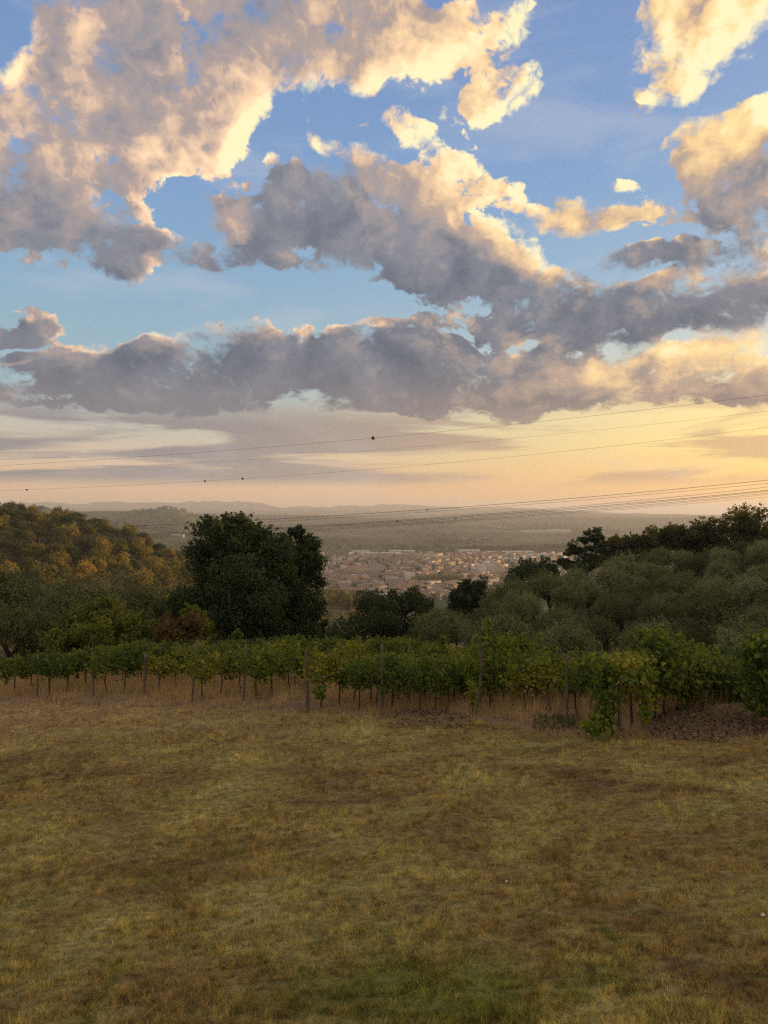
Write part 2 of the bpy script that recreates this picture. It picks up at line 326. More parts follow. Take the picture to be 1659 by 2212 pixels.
def H(x, y):
    x = np.asarray(x, float); y = np.asarray(y, float)
    az = np.arctan2(x, y); r = np.hypot(x, y)
    a = np.clip(np.abs(az), 0, R(56))*np.sign(az)
    yy = np.maximum(r*np.cos(a), .02); u = 829.5+1660*np.tan(a)
    ly = np.log(yy)
    fi = np.clip(np.interp(a, AZC, np.arange(len(UC))), 0, len(UC)-1.001); fj = np.clip(np.interp(ly, _yc, np.arange(len(YC))), 0, len(YC)-1.001)
    i = fi.astype(int); j = fj.astype(int); p = fi-i; q = fj-j
    z = (_zt[i, j]*(1-p)+_zt[i+1, j]*p)*(1-q) + (_zt[i, j+1]*(1-p)+_zt[i+1, j+1]*p)*q
    gz = G0(x, y) - .10*np.clip(y-20.5, 0, 12)*np.clip((x+3)/6, 0, 1)
    # the near ground is a plane
    near = np.clip((31-r)/4, 0, 1)*np.clip((R(50)-np.abs(az))/R(12), 0, 1)
    z = z*(1-near) + gz*near
    bk = np.clip((np.abs(az)-R(105))/R(40), 0, 1); z = z*(1-bk) - 3.3*bk
    rough = np.clip((r-70)/300, 0, 1)
    z = z + fbm(x/40, y/40, 4)*7*rough*np.clip((1300-r)/400, 0, 1)
    far = np.clip((yy-1150)/900, 0, 1)
    n1 = fbm(x/420, y/420, 5); n2 = fbm(x/1500+7, y/1500+3, 5)
    hz = [
     ridge(u, yy, 2100, 420, [-200, 60, 90, 130, 200, 330, 430, 560, 620], [-10, 8, 16, 0, -24, -56, -80, -116, -122], n1*26),
     ridge(u, yy, 4000, 800, [-400, 180, 260, 310, 345, 390, 430, 470, 620, 700], [6, 6, 0, 2, 12, 8, -30, -48, -86, -122], n1*26),
     ridge(u, yy, 5200, 900, [0, 560, 640, 760, 900, 1000, 1100, 1200, 1300], [-40, -100, -92, -78, -70, -88, -92, -100, -122], n1*42),
     ridge(u, yy, 7000, 1100, [-400, 150, 450, 600, 800, 1000, 1150, 1350, 1800], [0, -14, -24, -34, -50, -54, -46, -56, -64], n2*60),
     ridge(u, yy, 9500, 1300, [-400, 0, 300, 560, 760, 950, 1100, 1250, 1400, 1659, 2200], [20, 0, -14, -24, -30, -20, 6, -6, -30, -64, -70], n2*70),
     ridge(u, yy, 12500, 1500, [-400, 0, 300, 560, 760, 950, 1100, 1250, 1400, 1659, 2200], [70, 60, 44, 20, 0, 14, 46, 10, -34, -90, -90], n2*50+n1*70),
     ridge(u, yy, 16000, 2600, [-600, 0, 40, 95, 150, 190, 255, 330, 420, 505, 545, 580, 610, 700, 760, 870, 900, 930, 1100, 1200, 1400, 1659, 2300],
           [160, 172, 160, 185, 150, 150, 203, 178, 190, 200, 186, 120, 84, 96, 104, 134, 126, 92, 66, 10, -70, -100, -100], n2*50 + n1*150)]
    zf = np.maximum.reduce(hz + [np.full_like(z, -120.0)+fbm(x/700, y/700, 3)*10])
    return z*(1-far) + zf*far

# ---------------------------------------------------------------- materials
def mat(name):
    m = bpy.data.materials.new(name); m.use_nodes = True; nt = m.node_tree; nt.nodes.clear()
    return m, nt
def N(nt, tp, **kw):
    n = nt.nodes.new(tp)
    for k, v in kw.items(): setattr(n, k, v)
    return n
def setin(nt, s, v):
    if isinstance(v, bpy.types.NodeSocket): nt.links.new(v, s)
    elif isinstance(v, tuple) and len(v) == 3 and s.type == 'RGBA': s.default_value = (*v, 1)
    else: s.default_value = v
def mth(nt, op, a, b=0.0, c=0.0, clamp=False):
    n = N(nt, 'ShaderNodeMath', operation=op, use_clamp=clamp); setin(nt, n.inputs[0], a); setin(nt, n.inputs[1], b); setin(nt, n.inputs[2], c); return n.outputs[0]
def mix(nt, f, a, b, mode='MIX'):
    n = N(nt, 'ShaderNodeMix', data_type='RGBA', blend_type=mode); setin(nt, n.inputs[0], f); setin(nt, n.inputs[6], a); setin(nt, n.inputs[7], b); return n.outputs[2]
def noise(nt, v, scale, det=4, rough=.5, dist=0.0):
    n = N(nt, 'ShaderNodeTexNoise'); setin(nt, n.inputs['Vector'], v); n.inputs['Scale'].default_value = scale; n.inputs['Detail'].default_value = det
    n.inputs['Roughness'].default_value = rough; n.inputs['Distortion'].default_value = dist; return n.outputs[0]
def mr(nt, v, a, b, c=0.0, d=1.0, k='SMOOTHSTEP'):
    n = N(nt, 'ShaderNodeMapRange', interpolation_type=k, clamp=True)
    for i, q in enumerate((v, a, b, c, d)): setin(nt, n.inputs[i], q)
    return n.outputs[0]
def ramp_n(nt, f, stops):
    n = N(nt, 'ShaderNodeValToRGB'); e = n.color_ramp.elements
    while len(e) > 1: e.remove(e[-1])
    e[0].position = stops[0][0]; e[0].color = (*stops[0][1], 1)
    for p, c in stops[1:]: e.new(p).color = (*c, 1)
    setin(nt, n.inputs[0], f); return n.outputs[0]
def pos(nt): return N(nt, 'ShaderNodeNewGeometry').outputs['Position']
def scaled(nt, v, s):
    n = N(nt, 'ShaderNodeVectorMath', operation='MULTIPLY'); setin(nt, n.inputs[0], v); n.inputs[1].default_value = s; return n.outputs[0]
def rnd_attr(nt):
    return N(nt, 'ShaderNodeAttribute', attribute_name='rnd').outputs['Fac']
def obj_rnd(nt): return N(nt, 'ShaderNodeObjectInfo').outputs['Random']
def out(nt, sh, disp=None):
    o = N(nt, 'ShaderNodeOutputMaterial'); nt.links.new(sh, o.inputs[0])
def princ(nt, col, rough=.8, spec=.3, bump=None, bs=.5, bd=.02, metal=0.0):
    p = N(nt, 'ShaderNodeBsdfPrincipled'); setin(nt, p.inputs['Base Color'], col); setin(nt, p.inputs['Roughness'], rough)
    p.inputs['Specular IOR Level'].default_value = spec; p.inputs['Metallic'].default_value = metal
    if bump is not None:
        b = N(nt, 'ShaderNodeBump'); b.inputs['Strength'].default_value = bs; b.inputs['Distance'].default_value = bd
        nt.links.new(bump, b.inputs['Height']); nt.links.new(b.outputs[0], p.inputs['Normal'])
    return p.outputs[0]
def leaf_mat(name, stops, trans=.3, obj_w=.35, patch=.8, patch_w=.5, spec=.25):
    """foliage: colour differs from leaf to leaf, branch to branch and tree to tree"""
    m, nt = mat(name)
    f = mth(nt, 'MULTIPLY_ADD', rnd_attr(nt), .55, mth(nt, 'MULTIPLY', mth(nt, 'SUBTRACT', obj_rnd(nt), .5), obj_w))
    f = mth(nt, 'ADD', f, mth(nt, 'MULTIPLY_ADD', mth(nt, 'SUBTRACT', noise(nt, pos(nt), patch, 3), .5), patch_w*2, .22), clamp=True)
    c = ramp_n(nt, f, stops)
    a = princ(nt, c, .65, spec)
    t = N(nt, 'ShaderNodeBsdfTranslucent'); nt.links.new(mix(nt, 1.0, c, (1.25, 1.15, .6), 'MULTIPLY'), t.inputs[0])
    x = N(nt, 'ShaderNodeMixShader'); x.inputs[0].default_value = trans; nt.links.new(a, x.inputs[1]); nt.links.new(t.outputs[0], x.inputs[2])
    out(nt, x.outputs[0]); return m
def flat_mat(name, col, rough=.8, var=.25, scale=3.0, spec=.3, stretch=None, metal=0.0):
    m, nt = mat(name)
    co = N(nt, 'ShaderNodeTexCoord').outputs['Object']
    if stretch: co = scaled(nt, co, stretch)
    n = noise(nt, co, scale, 5, .6)
    c = mix(nt, n, tuple(v*(1-var) for v in col), tuple(v*(1+var) for v in col))
    c = mix(nt, mth(nt, 'MULTIPLY', obj_rnd(nt), var), c, tuple(v*.6 for v in col))
    out(nt, princ(nt, c, rough, spec, n, .4, .02, metal)); return m

M_bark = flat_mat('bark', (.075, .055, .04), .9, .5, 6, .1, (1, 1, .25))
M_post = flat_mat('weathered_post_wood', (.15, .12, .09), .85, .4, 9, .15, (1, 1, .12))
M_vinewood = flat_mat('vine_trunk_bark', (.07, .05, .036), .9, .5, 14, .1, (1, 1, .3))
M_metal = flat_mat('rusty_metal', (.12, .10, .085), .8, .3, 8, .2)
M_wire = flat_mat('cable_aluminium', (.10, .095, .09), .7, .1, 1, .2)
M_marker = flat_mat('marker_ball_paint', (.13, .035, .025), .6, .3, 2, .3)
M_dark = flat_mat('dark_rubber', (.03, .03, .03), .7, .1, 1, .2)
M_olive = leaf_mat('olive_leaves', [(0, (.070, .080, .026)), (.45, (.158, .172, .062)), (.8, (.245, .258, .108)), (1, (.34, .35, .17))], .18, .7, .9, .35)
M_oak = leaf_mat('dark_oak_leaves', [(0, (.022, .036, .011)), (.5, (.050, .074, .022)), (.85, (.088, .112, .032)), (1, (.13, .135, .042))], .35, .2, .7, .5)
M_ridge = leaf_mat('ridge_tree_leaves', [(0, (.05, .056, .016)), (.5, (.10, .10, .03)), (1, (.18, .155, .05))], .45, .3, .5, .5)
M_ygreen = leaf_mat('yellow_green_leaves', [(0, (.055, .080, .014)), (.5, (.140, .175, .030)), (.85, (.25, .25, .038)), (1, (.34, .29, .05))], .4, .1, .8, .6)
M_red = leaf_mat('reddish_brown_leaves', [(0, (.08, .038, .014)), (.5, (.135, .088, .028)), (.85, (.17, .115, .03)), (1, (.15, .13, .03))], .3, .1, 1.2, .5)
M_vine = leaf_mat('grape_leaves', [(0, (.040, .070, .012)), (.4, (.115, .170, .026)), (.72, (.22, .25, .036)), (.9, (.34, .30, .045)), (1, (.42, .30, .055))], .5, .28, .55, .75)
M_hill = leaf_mat('hillside_tree_leaves', [(0, (.055, .064, .016)), (.3, (.075, .085, .022)), (.6, (.155, .150, .032)), (.85, (.30, .21, .038)), (1, (.42, .27, .05))], .25, .55, .06, .45)
M_hillgreen = leaf_mat('pine_needles', [(0, (.022, .034, .012)), (.5, (.042, .060, .018)), (1, (.085, .095, .028))], .2, .4, .1, .4)
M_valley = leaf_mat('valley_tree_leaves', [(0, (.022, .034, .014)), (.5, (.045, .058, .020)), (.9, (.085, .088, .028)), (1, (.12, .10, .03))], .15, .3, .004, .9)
M_plane = leaf_mat('plane_tree_leaves', [(0, (.10, .10, .025)), (.5, (.18, .16, .035)), (1, (.26, .21, .05))], .25, .2, .05, .4)
M_reed = leaf_mat('reed_leaves', [(0, (.03, .05, .015)), (.6, (.06, .09, .025)), (1, (.11, .13, .04))], .3, .1, 1, .4)

def lawn_color(nt, P):
    """patchy, half dried mown turf: straw, olive, rust and fresh green"""
    dn = noise(nt, P, .45, 8, .72, .5)
    c = ramp_n(nt, mr(nt, dn, .36, .64, k='LINEAR'), [(0, (.19, .135, .062)), (.25, (.250, .182, .074)), (.5, (.300, .238, .090)), (.75, (.335, .290, .104)), (1, (.42, .345, .155))])
    g = mr(nt, noise(nt, P, .55, 6, .68, .8), .53, .68)
    gy = mr(nt, N(nt, 'ShaderNodeSeparateXYZ').outputs[1], 0, 1) if False else None
    s = N(nt, 'ShaderNodeSeparateXYZ'); nt.links.new(P, s.inputs[0])
    nearg = mr(nt, s.outputs[1], 13, 7, .25, .85)
    c = mix(nt, mth(nt, 'MULTIPLY', g, nearg), c, (.130, .155, .026))
    dv = N(nt, 'ShaderNodeVectorMath', operation='MULTIPLY_ADD'); nt.links.new(P, dv.inputs[0]); dv.inputs[1].default_value = (.55, .9, 0); dv.inputs[2].default_value = (-.25, -5.7, 0)
    dl = N(nt, 'ShaderNodeVectorMath', operation='LENGTH'); nt.links.new(dv.outputs[0], dl.inputs[0])
    pg = mr(nt, mth(nt, 'MULTIPLY_ADD', noise(nt, P, 1.6, 5, .65), 2.4, dl.outputs['Value']), 2.3, 1.3)
    c = mix(nt, mth(nt, 'MULTIPLY', pg, .7), c, (.135, .175, .03))
    b = mr(nt, noise(nt, P, 1.5, 6, .7, .4), .56, .68)
    c = mix(nt, mth(nt, 'MULTIPLY', b, .4), c, (.125, .078, .042))
    fine = noise(nt, scaled(nt, P, (1, 2.0, 1)), 3.5, 5, .7)
    c = mix(nt, mr(nt, fine, .38, .62, .0, .55), c, mix(nt, 1.0, c, (1.45, 1.42, 1.3), 'MULTIPLY'))
    # paler trodden ground along the far left edge of the lawn
    pale = mth(nt, 'MULTIPLY', mr(nt, s.outputs[1], 17, 26), mr(nt, s.outputs[0], 2, -9))
    c = mix(nt, mth(nt, 'MULTIPLY', pale, .55), c, (.42, .29, .17))
    return c

m, nt = mat('lawn_turf')
P = pos(nt); c = lawn_color(nt, P)
n = noise(nt, P, 9, 6, .7)
c = mix(nt, mr(nt, n, .35, .65, .1, .7), c, mix(nt, 1.0, c, (.22, .19, .18), 'MULTIPLY'))
out(nt, princ(nt, c, .95, .1, n, .9, .05)); M_lawn = m

m, nt = mat('lawn_grass_blades')
P = pos(nt); c = lawn_color(nt, P); r_ = rnd_attr(nt)
c = mix(nt, mr(nt, r_, 0, 1, .0, 1.0, 'LINEAR'), mix(nt, 1.0, c, (.42, .39, .34), 'MULTIPLY'), mix(nt, 1.0, c, (2.35, 2.2, 1.75), 'MULTIPLY'))
a = princ(nt, c, .8, .15); t = N(nt, 'ShaderNodeBsdfTranslucent'); nt.links.new(c, t.inputs[0])
x = N(nt, 'ShaderNodeMixShader'); x.inputs[0].default_value = .3; nt.links.new(a, x.inputs[1]); nt.links.new(t.outputs[0], x.inputs[2]); out(nt, x.outputs[0]); M_blade = m

m, nt = mat('dry_tall_grass')
f = mth(nt, 'MULTIPLY_ADD', rnd_attr(nt), .6, mth(nt, 'MULTIPLY', noise(nt, pos(nt), .8, 4), .55))
c = ramp_n(nt, f, [(0, (.26, .155, .062)), (.35, (.47, .30, .122)), (.65, (.62, .43, .19)), (1, (.72, .56, .29))])
a = princ(nt, c, .8, .15); t = N(nt, 'ShaderNodeBsdfTranslucent'); nt.links.new(c, t.inputs[0])
x = N(nt, 'ShaderNodeMixShader'); x.inputs[0].default_value = .35; nt.links.new(a, x.inputs[1]); nt.links.new(t.outputs[0], x.inputs[2]); out(nt, x.outputs[0]); M_dry = m

m, nt = mat('vineyard_soil')
P = pos(nt); n = noise(nt, P, 1.6, 7, .65); n2 = noise(nt, P, 14, 4, .6)
c = ramp_n(nt, n, [(.3, (.120, .076, .048)), (.5, (.20, .130, .078)), (.7, (.27, .185, .11))])
sx = N(nt, 'ShaderNodeSeparateXYZ'); nt.links.new(P, sx.inputs[0])
gr = mth(nt, 'MAXIMUM', mr(nt, sx.outputs[0], 10, 13), mr(nt, sx.outputs[1], 3, 0))
c = mix(nt, gr, c, lawn_color(nt, P))
out(nt, princ(nt, c, .95, .1, n2, .9, .06)); M_vsoil = m
m, nt = mat('tilled_earth')
P = pos(nt); n = noise(nt, P, 5, 6, .65)
c = ramp_n(nt, mth(nt, 'MULTIPLY_ADD', rnd_attr(nt), .4, mth(nt, 'MULTIPLY', n, .7)), [(.1, (.095, .060, .034)), (.5, (.165, .108, .062)), (.9, (.25, .175, .105))])
out(nt, princ(nt, c, .95, .08, n, .7, .02)); M_clod = m
m, nt = mat('hillside_ground')
P = pos(nt); n = noise(nt, P, .12, 7, .6)
c = ramp_n(nt, n, [(.3, (.035, .034, .016)), (.5, (.058, .050, .025)), (.7, (.100, .070, .042))])  # tones darkened so the gaps between olive crowns read as shade
out(nt, princ(nt, c, .95, .05, noise(nt, P, 2, 4), .6, .3)); M_hground = m
m, nt = mat('valley_fields')
P = pos(nt)
v = N(nt, 'ShaderNodeTexVoronoi', feature='F1'); v.inputs['Scale'].default_value = .0052; v.inputs['Randomness'].default_value = .9
nt.links.new(P, v.inputs['Vector']); hsv = N(nt, 'ShaderNodeSeparateColor'); nt.links.new(v.outputs['Color'], hsv.inputs[0])
c = ramp_n(nt, hsv.outputs[0], [(0, (.040, .062, .026)), (.35, (.062, .088, .036)), (.6, (.088, .105, .048)), (.8, (.125, .125, .07)), (1, (.045, .064, .03))])
wd = mr(nt, noise(nt, P, .0022, 9, .66), .46, .54)
c = mix(nt, mth(nt, 'MULTIPLY', wd, .85), c, (.026, .034, .015))
c = mix(nt, mr(nt, noise(nt, P, .03, 6, .7), .5, .62, 0, .6), c, (.030, .036, .016))
out(nt, princ(nt, c, .95, .05)); M_fields = m
m, nt = mat('wooded_hills')
P = pos(nt)
c = ramp_n(nt, noise(nt, P, .0016, 10, .68), [(.36, (.018, .028, .013)), (.52, (.032, .042, .018)), (.60, (.066, .070, .030)), (.70, (.11, .10, .05))])
out(nt, princ(nt, c, .95, .03, noise(nt, P, .02, 6, .7), 1.0, 12)); M_hills = m

# ---------------------------------------------------------------- terrain, one polar sheet cut by kind of ground
def build_terrain():
    az = np.concatenate([np.linspace(-180, -36, 40)[:-1], np.linspace(-36, -31, 12)[:-1], np.arange(-31, 31, .125), np.linspace(31, 60, 60)[:-1], np.linspace(60, 179.9, 40)])
    az = np.radians(az)
    r = np.concatenate([[1.5], np.geomspace(3, 21000, 400), [26000, 34000, 60000]])
    A, Rr = np.meshgrid(az, r, indexing='ij')
    X = np.sin(A)*Rr; Y = np.cos(A)*Rr
    Z = H(X, Y)
    yE = np.interp(X, EX, EY)
    lawn_zone = (Y < yE+1) & (X > -17) & (X < 20) & (Y > 3.6)
    Z = np.where(lawn_zone, Z-.25, Z)
    big = (np.hypot(X, Y) > 21500); Z = np.where(big, -125.0, Z)
    na, nr = A.shape
    V = np.stack([X, Y, Z], -1).reshape(-1, 3)
    ii, jj = np.meshgrid(np.arange(na), np.arange(nr-1), indexing='ij')
    i2 = (ii+1) % na
    F = np.stack([ii*nr+jj, ii*nr+jj+1, i2*nr+jj+1, i2*nr+jj], -1).reshape(-1, 4)[:, ::-1]
    rm = np.broadcast_to(r[:-1], (na, nr-1)).reshape(-1)
    ym = Y[:, :-1].reshape(-1)
    for name, lo, hi, m in (('near_ground', 0, 44, M_vsoil), ('hillside', 44, 900, M_hground), ('valley_floor', 900, 6000, M_fields), ('hills', 6000, 13900, M_hills), ('mountains', 13900, 1e9, M_hills)):
        s = (rm >= lo) & (rm < hi); f = F[s]; used, inv = np.unique(f, return_inverse=True)
        o = link(name, mesh_np(name, V[used], inv.reshape(f.shape), [m], smooth=True)); tag(o, kind='structure')
EX = [-60, -14.7, -10.5, -6.6, -3, 0, 2.05, 4.2, 7.9, 30]
EY = [40, 29.4, 27.3, 25.3, 23.4, 21.7, 19.9, 16.9, 15.7, 14]
build_terrain()

def lawn_micro(x, y): return fbm(x/.9, y/.6, 4)*.05 + fbm(x/3.1+9, y/3.1, 3)*.14 + fbm(x/.22, y/.18, 2)*.022
def lawn_z(x, y): return H(x, y) + lawn_micro(x, y) + .03
def build_lawn():
    xs = np.arange(-17, 20.01, .12); ys = np.arange(3.5, 30.5, .10)
    X, Y = np.meshgrid(xs, ys, indexing='ij'); yE = np.interp(X, EX, EY)
    Z = lawn_z(X, Y) - np.clip((Y-yE)/.8, 0, 2)*.25
    nx, ny = X.shape; V = np.stack([X, Y, Z], -1).reshape(-1, 3)
    ii, jj = np.meshgrid(np.arange(nx-1), np.arange(ny-1), indexing='ij')
    F = np.stack([ii*ny+jj, (ii+1)*ny+jj, (ii+1)*ny+jj+1, ii*ny+jj+1], -1).reshape(-1, 4)
    keep = (Y[:-1, :-1] < yE[:-1, :-1]+1.3).reshape(-1)
    F = F[keep]; used, inv = np.unique(F, return_inverse=True)
    tag(link('lawn', mesh_np('lawn', V[used], inv.reshape(F.shape), [M_lawn], smooth=True)), kind='structure')
build_lawn()

def blades(x, y, z, h, w, lean, rs):
    n = len(x); a = rs.random(n)*2*np.pi; la = rs.random(n)*2*np.pi; ln = rs.random(n)*lean*h
    dx = np.cos(a)*w/2; dy = np.sin(a)*w/2
    b0 = np.stack([x-dx, y-dy, z], -1); b1 = np.stack([x+dx, y+dy, z], -1)
    tp = np.stack([x+np.cos(la)*ln, y+np.sin(la)*ln, z+h], -1)
    V = np.stack([b0, b1, tp], 1).reshape(-1, 3); F = np.arange(3*n).reshape(-1, 3)
    return V, F, np.repeat(rs.random(n), 3)

def build_lawn_grass():
    rs = np.random.default_rng(11)
    n = 1560000; t = rs.random(n); y = 4.6*np.exp(t*math.log(31/4.6))       # even on screen, so denser near by
    q = (rs.random(n)*1.36-.62); x = q*y*1.0
    yE = np.interp(x, EX, EY) + .5*fbm(x*1.3, y*0+2, 3)*2
    d = .9*fbm(x/.13+3, y/.09, 3) + .4*fbm(x/.4, y/.3, 2) + .2*fbm(x/1.9, y/1.9+5, 2)
    sk = fbm(x/.42+11, y/.15+2, 3)  # blades thinned in dark streaks that imitate shadows between low mounds
    keep = (y < yE) & (rs.random(n) < np.where(sk < -.11, .22, 1)*np.clip(.72+1.3*d, .42, 1)) & (x > -16.5) & (x < 19)
    x, y, d = x[keep], y[keep], d[keep]; n = len(x)
    h = (.018+.042*rs.random(n)**1.8)*(1+2.0*np.clip(d, -.3, .35)) * np.where(rs.random(n) < .05, 2.1, 1.0)
    w = np.maximum(.0056, y*.0006)
    V, F, r_ = blades(x, y, lawn_z(x, y)-.004, h, w, 1.3, rs)
    tn = 2.6*fbm(x/(.026+.0034*y), y/(.024+.003*y)+9, 2) + 1.1*fbm(x/(.012+.0014*y), y/(.012+.0014*y), 2)
    r_ = np.clip(np.repeat(.45+tn, 3)*.40 + r_*.72-.08, 0, 1)
    tag(link('lawn_grass', mesh_np('lawn_grass', V, F, [M_blade], rnd=r_)), 'short patchy half dried mown grass covering the whole foreground lawn', 'grass', kind='stuff')
build_lawn_grass()

# ---------------------------------------------------------------- plants: builders
def leaf_quads(C, Nrm, sz, rs, ar=1.0, spread=1.0, up=0.0):
    """one bent quad per leaf: C centres, Nrm preferred normals, sz length, ar width/length"""
    n = len(C)
    nr = Nrm + rs.normal(size=(n, 3))*spread; nr /= np.linalg.norm(nr, axis=1, keepdims=True)+1e-9
    t = rs.normal(size=(n, 3)) + np.array([0, 0, up]); t -= (t*nr).sum(1, keepdims=True)*nr; t /= np.linalg.norm(t, axis=1, keepdims=True)+1e-9
    b = np.cross(nr, t); s = (sz*(.65+.7*rs.random(n)))[:, None]
    p0 = C - t*s*.5; p2 = C + t*s*.5; p1 = C + b*s*ar*.5 + nr*s*.12 - t*s*.05; p3 = C - b*s*ar*.5 + nr*s*.12 - t*s*.05
    V = np.stack([p0, p1, p2, p3], 1).reshape(-1, 3); F = np.arange(4*n).reshape(-1, 4)
    return V, F, np.repeat(rs.random(n), 4)

def tube(pts, rad, seg=6):
    pts = np.array(pts, float); rad = np.array(rad, float); n = len(pts)
    d = np.gradient(pts, axis=0); d /= np.linalg.norm(d, axis=1, keepdims=True)+1e-9
    ref = np.array([0, 0, 1.0]) if abs(d[:, 2]).mean() < .7 else np.array([1.0, .3, 0])
    a = np.cross(d, ref); a /= np.linalg.norm(a, axis=1, keepdims=True)+1e-9; b = np.cross(d, a)
    th = np.linspace(0, 2*np.pi, seg, endpoint=False)
    V = (pts[:, None] + rad[:, None, None]*(np.cos(th)[None, :, None]*a[:, None] + np.sin(th)[None, :, None]*b[:, None])).reshape(-1, 3)
    F = [[i*seg+k, i*seg+(k+1) % seg, (i+1)*seg+(k+1) % seg, (i+1)*seg+k] for i in range(n-1) for k in range(seg)]
    # caps
    V = np.vstack([V, pts[:1], pts[-1:]]); c0 = n*seg; c1 = c0+1
    for k in range(seg):
        F.append([c0, (k+1) % seg, k, k]); F.append([c1, (n-1)*seg+k, (n-1)*seg+(k+1) % seg, (n-1)*seg+(k+1) % seg])
    F = np.array(F)
    return V, F
def tube_mesh(name, tubes, m, smooth=True):
    V, F, _, _ = join_np([(v, f, 0, 0.0) for v, f in tubes])
    me = bpy.data.meshes.new(name)
    me.from_pydata(V.tolist(), [], [list(dict.fromkeys(f)) for f in F.tolist()]); me.materials.append(m)
    me.polygons.foreach_set('use_smooth', np.full(len(me.polygons), smooth, bool)); me.update(); return me

def wobble(p, q, n, amp, rs):
    t = np.linspace(0, 1, n)[:, None]; w = rs.normal(size=(n, 3))*amp*np.sin(t*np.pi); return np.array(p)*(1-t)+np.array(q)*t + w

def tree_meshes(key, lobes, leaf_n, leaf_s, m_leaf, trunk_r, base=(0, 0, 0), seed=1, ar=.6, shell=.35, up=0., fork=.3, flat=.85, jag=.25, twigs=0, limbs=True, spread=.5):
    """lobes: (x, y, z, r) round foliage masses. Returns the trunk mesh and the crown mesh."""
    rs = np.random.default_rng(seed); L = np.array(lobes, float)
    # small boughs on each mass make an uneven outline
    sub = []
    for x, y, z, r in L:
        k = max(5, int(9*r/np.median(L[:, 3])))
        for _ in range(k):
            d = rs.normal(size=3); d[2] = d[2]*.8+.15; d /= np.linalg.norm(d)
            rr = r*(.28+.25*rs.random()); sub.append((x+d[0]*(r-rr*.5)*(1+jag*(rs.random()-.4)), y+d[1]*(r-rr*.5)*(1+jag*(rs.random()-.4)), z+d[2]*(r-rr*.5)*flat*(1+jag*(rs.random()-.4)), rr))
        sub.append((x, y, z, r*.72))
    S = np.array(sub); p = S[:, 3]**2; p /= p.sum()
    idx = rs.choice(len(S), leaf_n, p=p); d = rs.normal(size=(leaf_n, 3)); d /= np.linalg.norm(d, axis=1, keepdims=True)
    rad = S[idx, 3]*(1-shell*rs.random(leaf_n)**1.5+jag*.3*(rs.random(leaf_n)**3)); d2 = d*np.array([1, 1, flat])
    C = S[idx, :3] + d2*rad[:, None]
    if twigs:   # leafy shoots that stick out of the outline
        P0 = L[rs.integers(0, len(L), twigs)]; dd = rs.normal(size=(twigs, 3)); dd[:, 2] = np.abs(dd[:, 2])*1.1+.1; dd /= np.linalg.norm(dd, axis=1, keepdims=True)
        k = 14; t = rs.random((twigs, k)); ln = P0[:, 3]*(.25+.35*rs.random(twigs))
        st = P0[:, :3]+dd*(P0[:, 3]*.9)[:, None]
        T = st[:, None]+dd[:, None]*(t*ln[:, None])[..., None] + rs.normal(size=(twigs, k, 3))*(.10*(1-t)*ln[:, None]+leaf_s*.3)[..., None]
        C = np.vstack([C, T.reshape(-1, 3)]); d = np.vstack([d, np.repeat(dd, k, 0)])
    V, F, rn = leaf_quads(C, d, leaf_s*np.ones(len(C)), rs, ar, spread, up)
    crown = mesh_np(key+'_crown', V, F, [m_leaf], rnd=rn)
    cz = L[:, 2].mean(); b = np.array(base, float)
    fk = b + np.array([(L[:, 0].mean()-b[0])*.3, (L[:, 1].mean()-b[1])*.3, (cz-b[2])*fork+.2])
    tb = [tube(wobble(b-np.array([0, 0, .3]), fk, 6, trunk_r*.25, rs), np.linspace(trunk_r*1.35, trunk_r*.8, 6), 8)]
    if limbs:
        for x, y, z, r in L[:14]:
            tb.append(tube(wobble(fk-np.array([0, 0, .1]), (x, y, z+r*.1), 6, r*.10, rs), np.linspace(trunk_r*.55, trunk_r*.12, 6), 5))
            for _ in range(3):
                e = np.array([x, y, z]) + rs.normal(size=3)*r*.55
                tb.append(tube(wobble((x, y, z-r*.1), e, 4, r*.05, rs), np.linspace(trunk_r*.16, trunk_r*.04, 4), 4))
    return tube_mesh(key+'_trunk', tb, M_bark), crown

def crown_lobes(h, w, n, rs, bot=.3, top=1.0, rr=.30):
    """round masses that fill a crown of height h and width w"""
    out_ = []
    for i in range(n):
        f = rs.random(); z = h*(bot+(top-bot)*f); prof = math.sqrt(max(.08, 1-((f-.42)/.62)**2))
        a = rs.random()*2*math.pi; q = math.sqrt(rs.random())*w*.5*prof*.75; r = w*rr*(.7+.5*rs.random())
        out_.append((math.cos(a)*q, math.sin(a)*q, min(z, h-r*.8), r))
    return out_

def place_tree(kind, tm, cm, x, y, label, cat, group=None, s=1.0, rz=None, z=None, sz=None):
    e = bpy.data.objects.new(kind, None); COL.objects.link(e); e.empty_display_size = .2
    e.location = (x, y, (float(H(x, y)) if z is None else z)-.1); e.rotation_euler = (0, 0, random.random()*6.28 if rz is None else rz)
    e.scale = (s, s, s if sz is None else sz)
    link('trunk', tm, e); link('crown', cm, e)
    tag(e, label, cat, group); return e
def place_one(kind, me, x, y, label, cat, group, s=1.0, sz=None, z=None):
    o = link(kind, me, None, (x, y, (float(H(x, y)) if z is None else z)-.1)); o.rotation_euler = (0, 0, random.random()*6.28); o.scale = (s, s, s if sz is None else sz)
    return tag(o, label, cat, group)
def XU(u, y): return (u-829.5)/FD*y
def ZV(v, y): return (1106-v)/FD*y
ORD = ['first', 'second', 'third', 'fourth', 'fifth', 'sixth', 'seventh', 'eighth', 'ninth', 'tenth', 'eleventh', 'twelfth', 'thirteenth', 'fourteenth', 'fifteenth', 'sixteenth', 'seventeenth', 'eighteenth', 'nineteenth', 'twentieth']

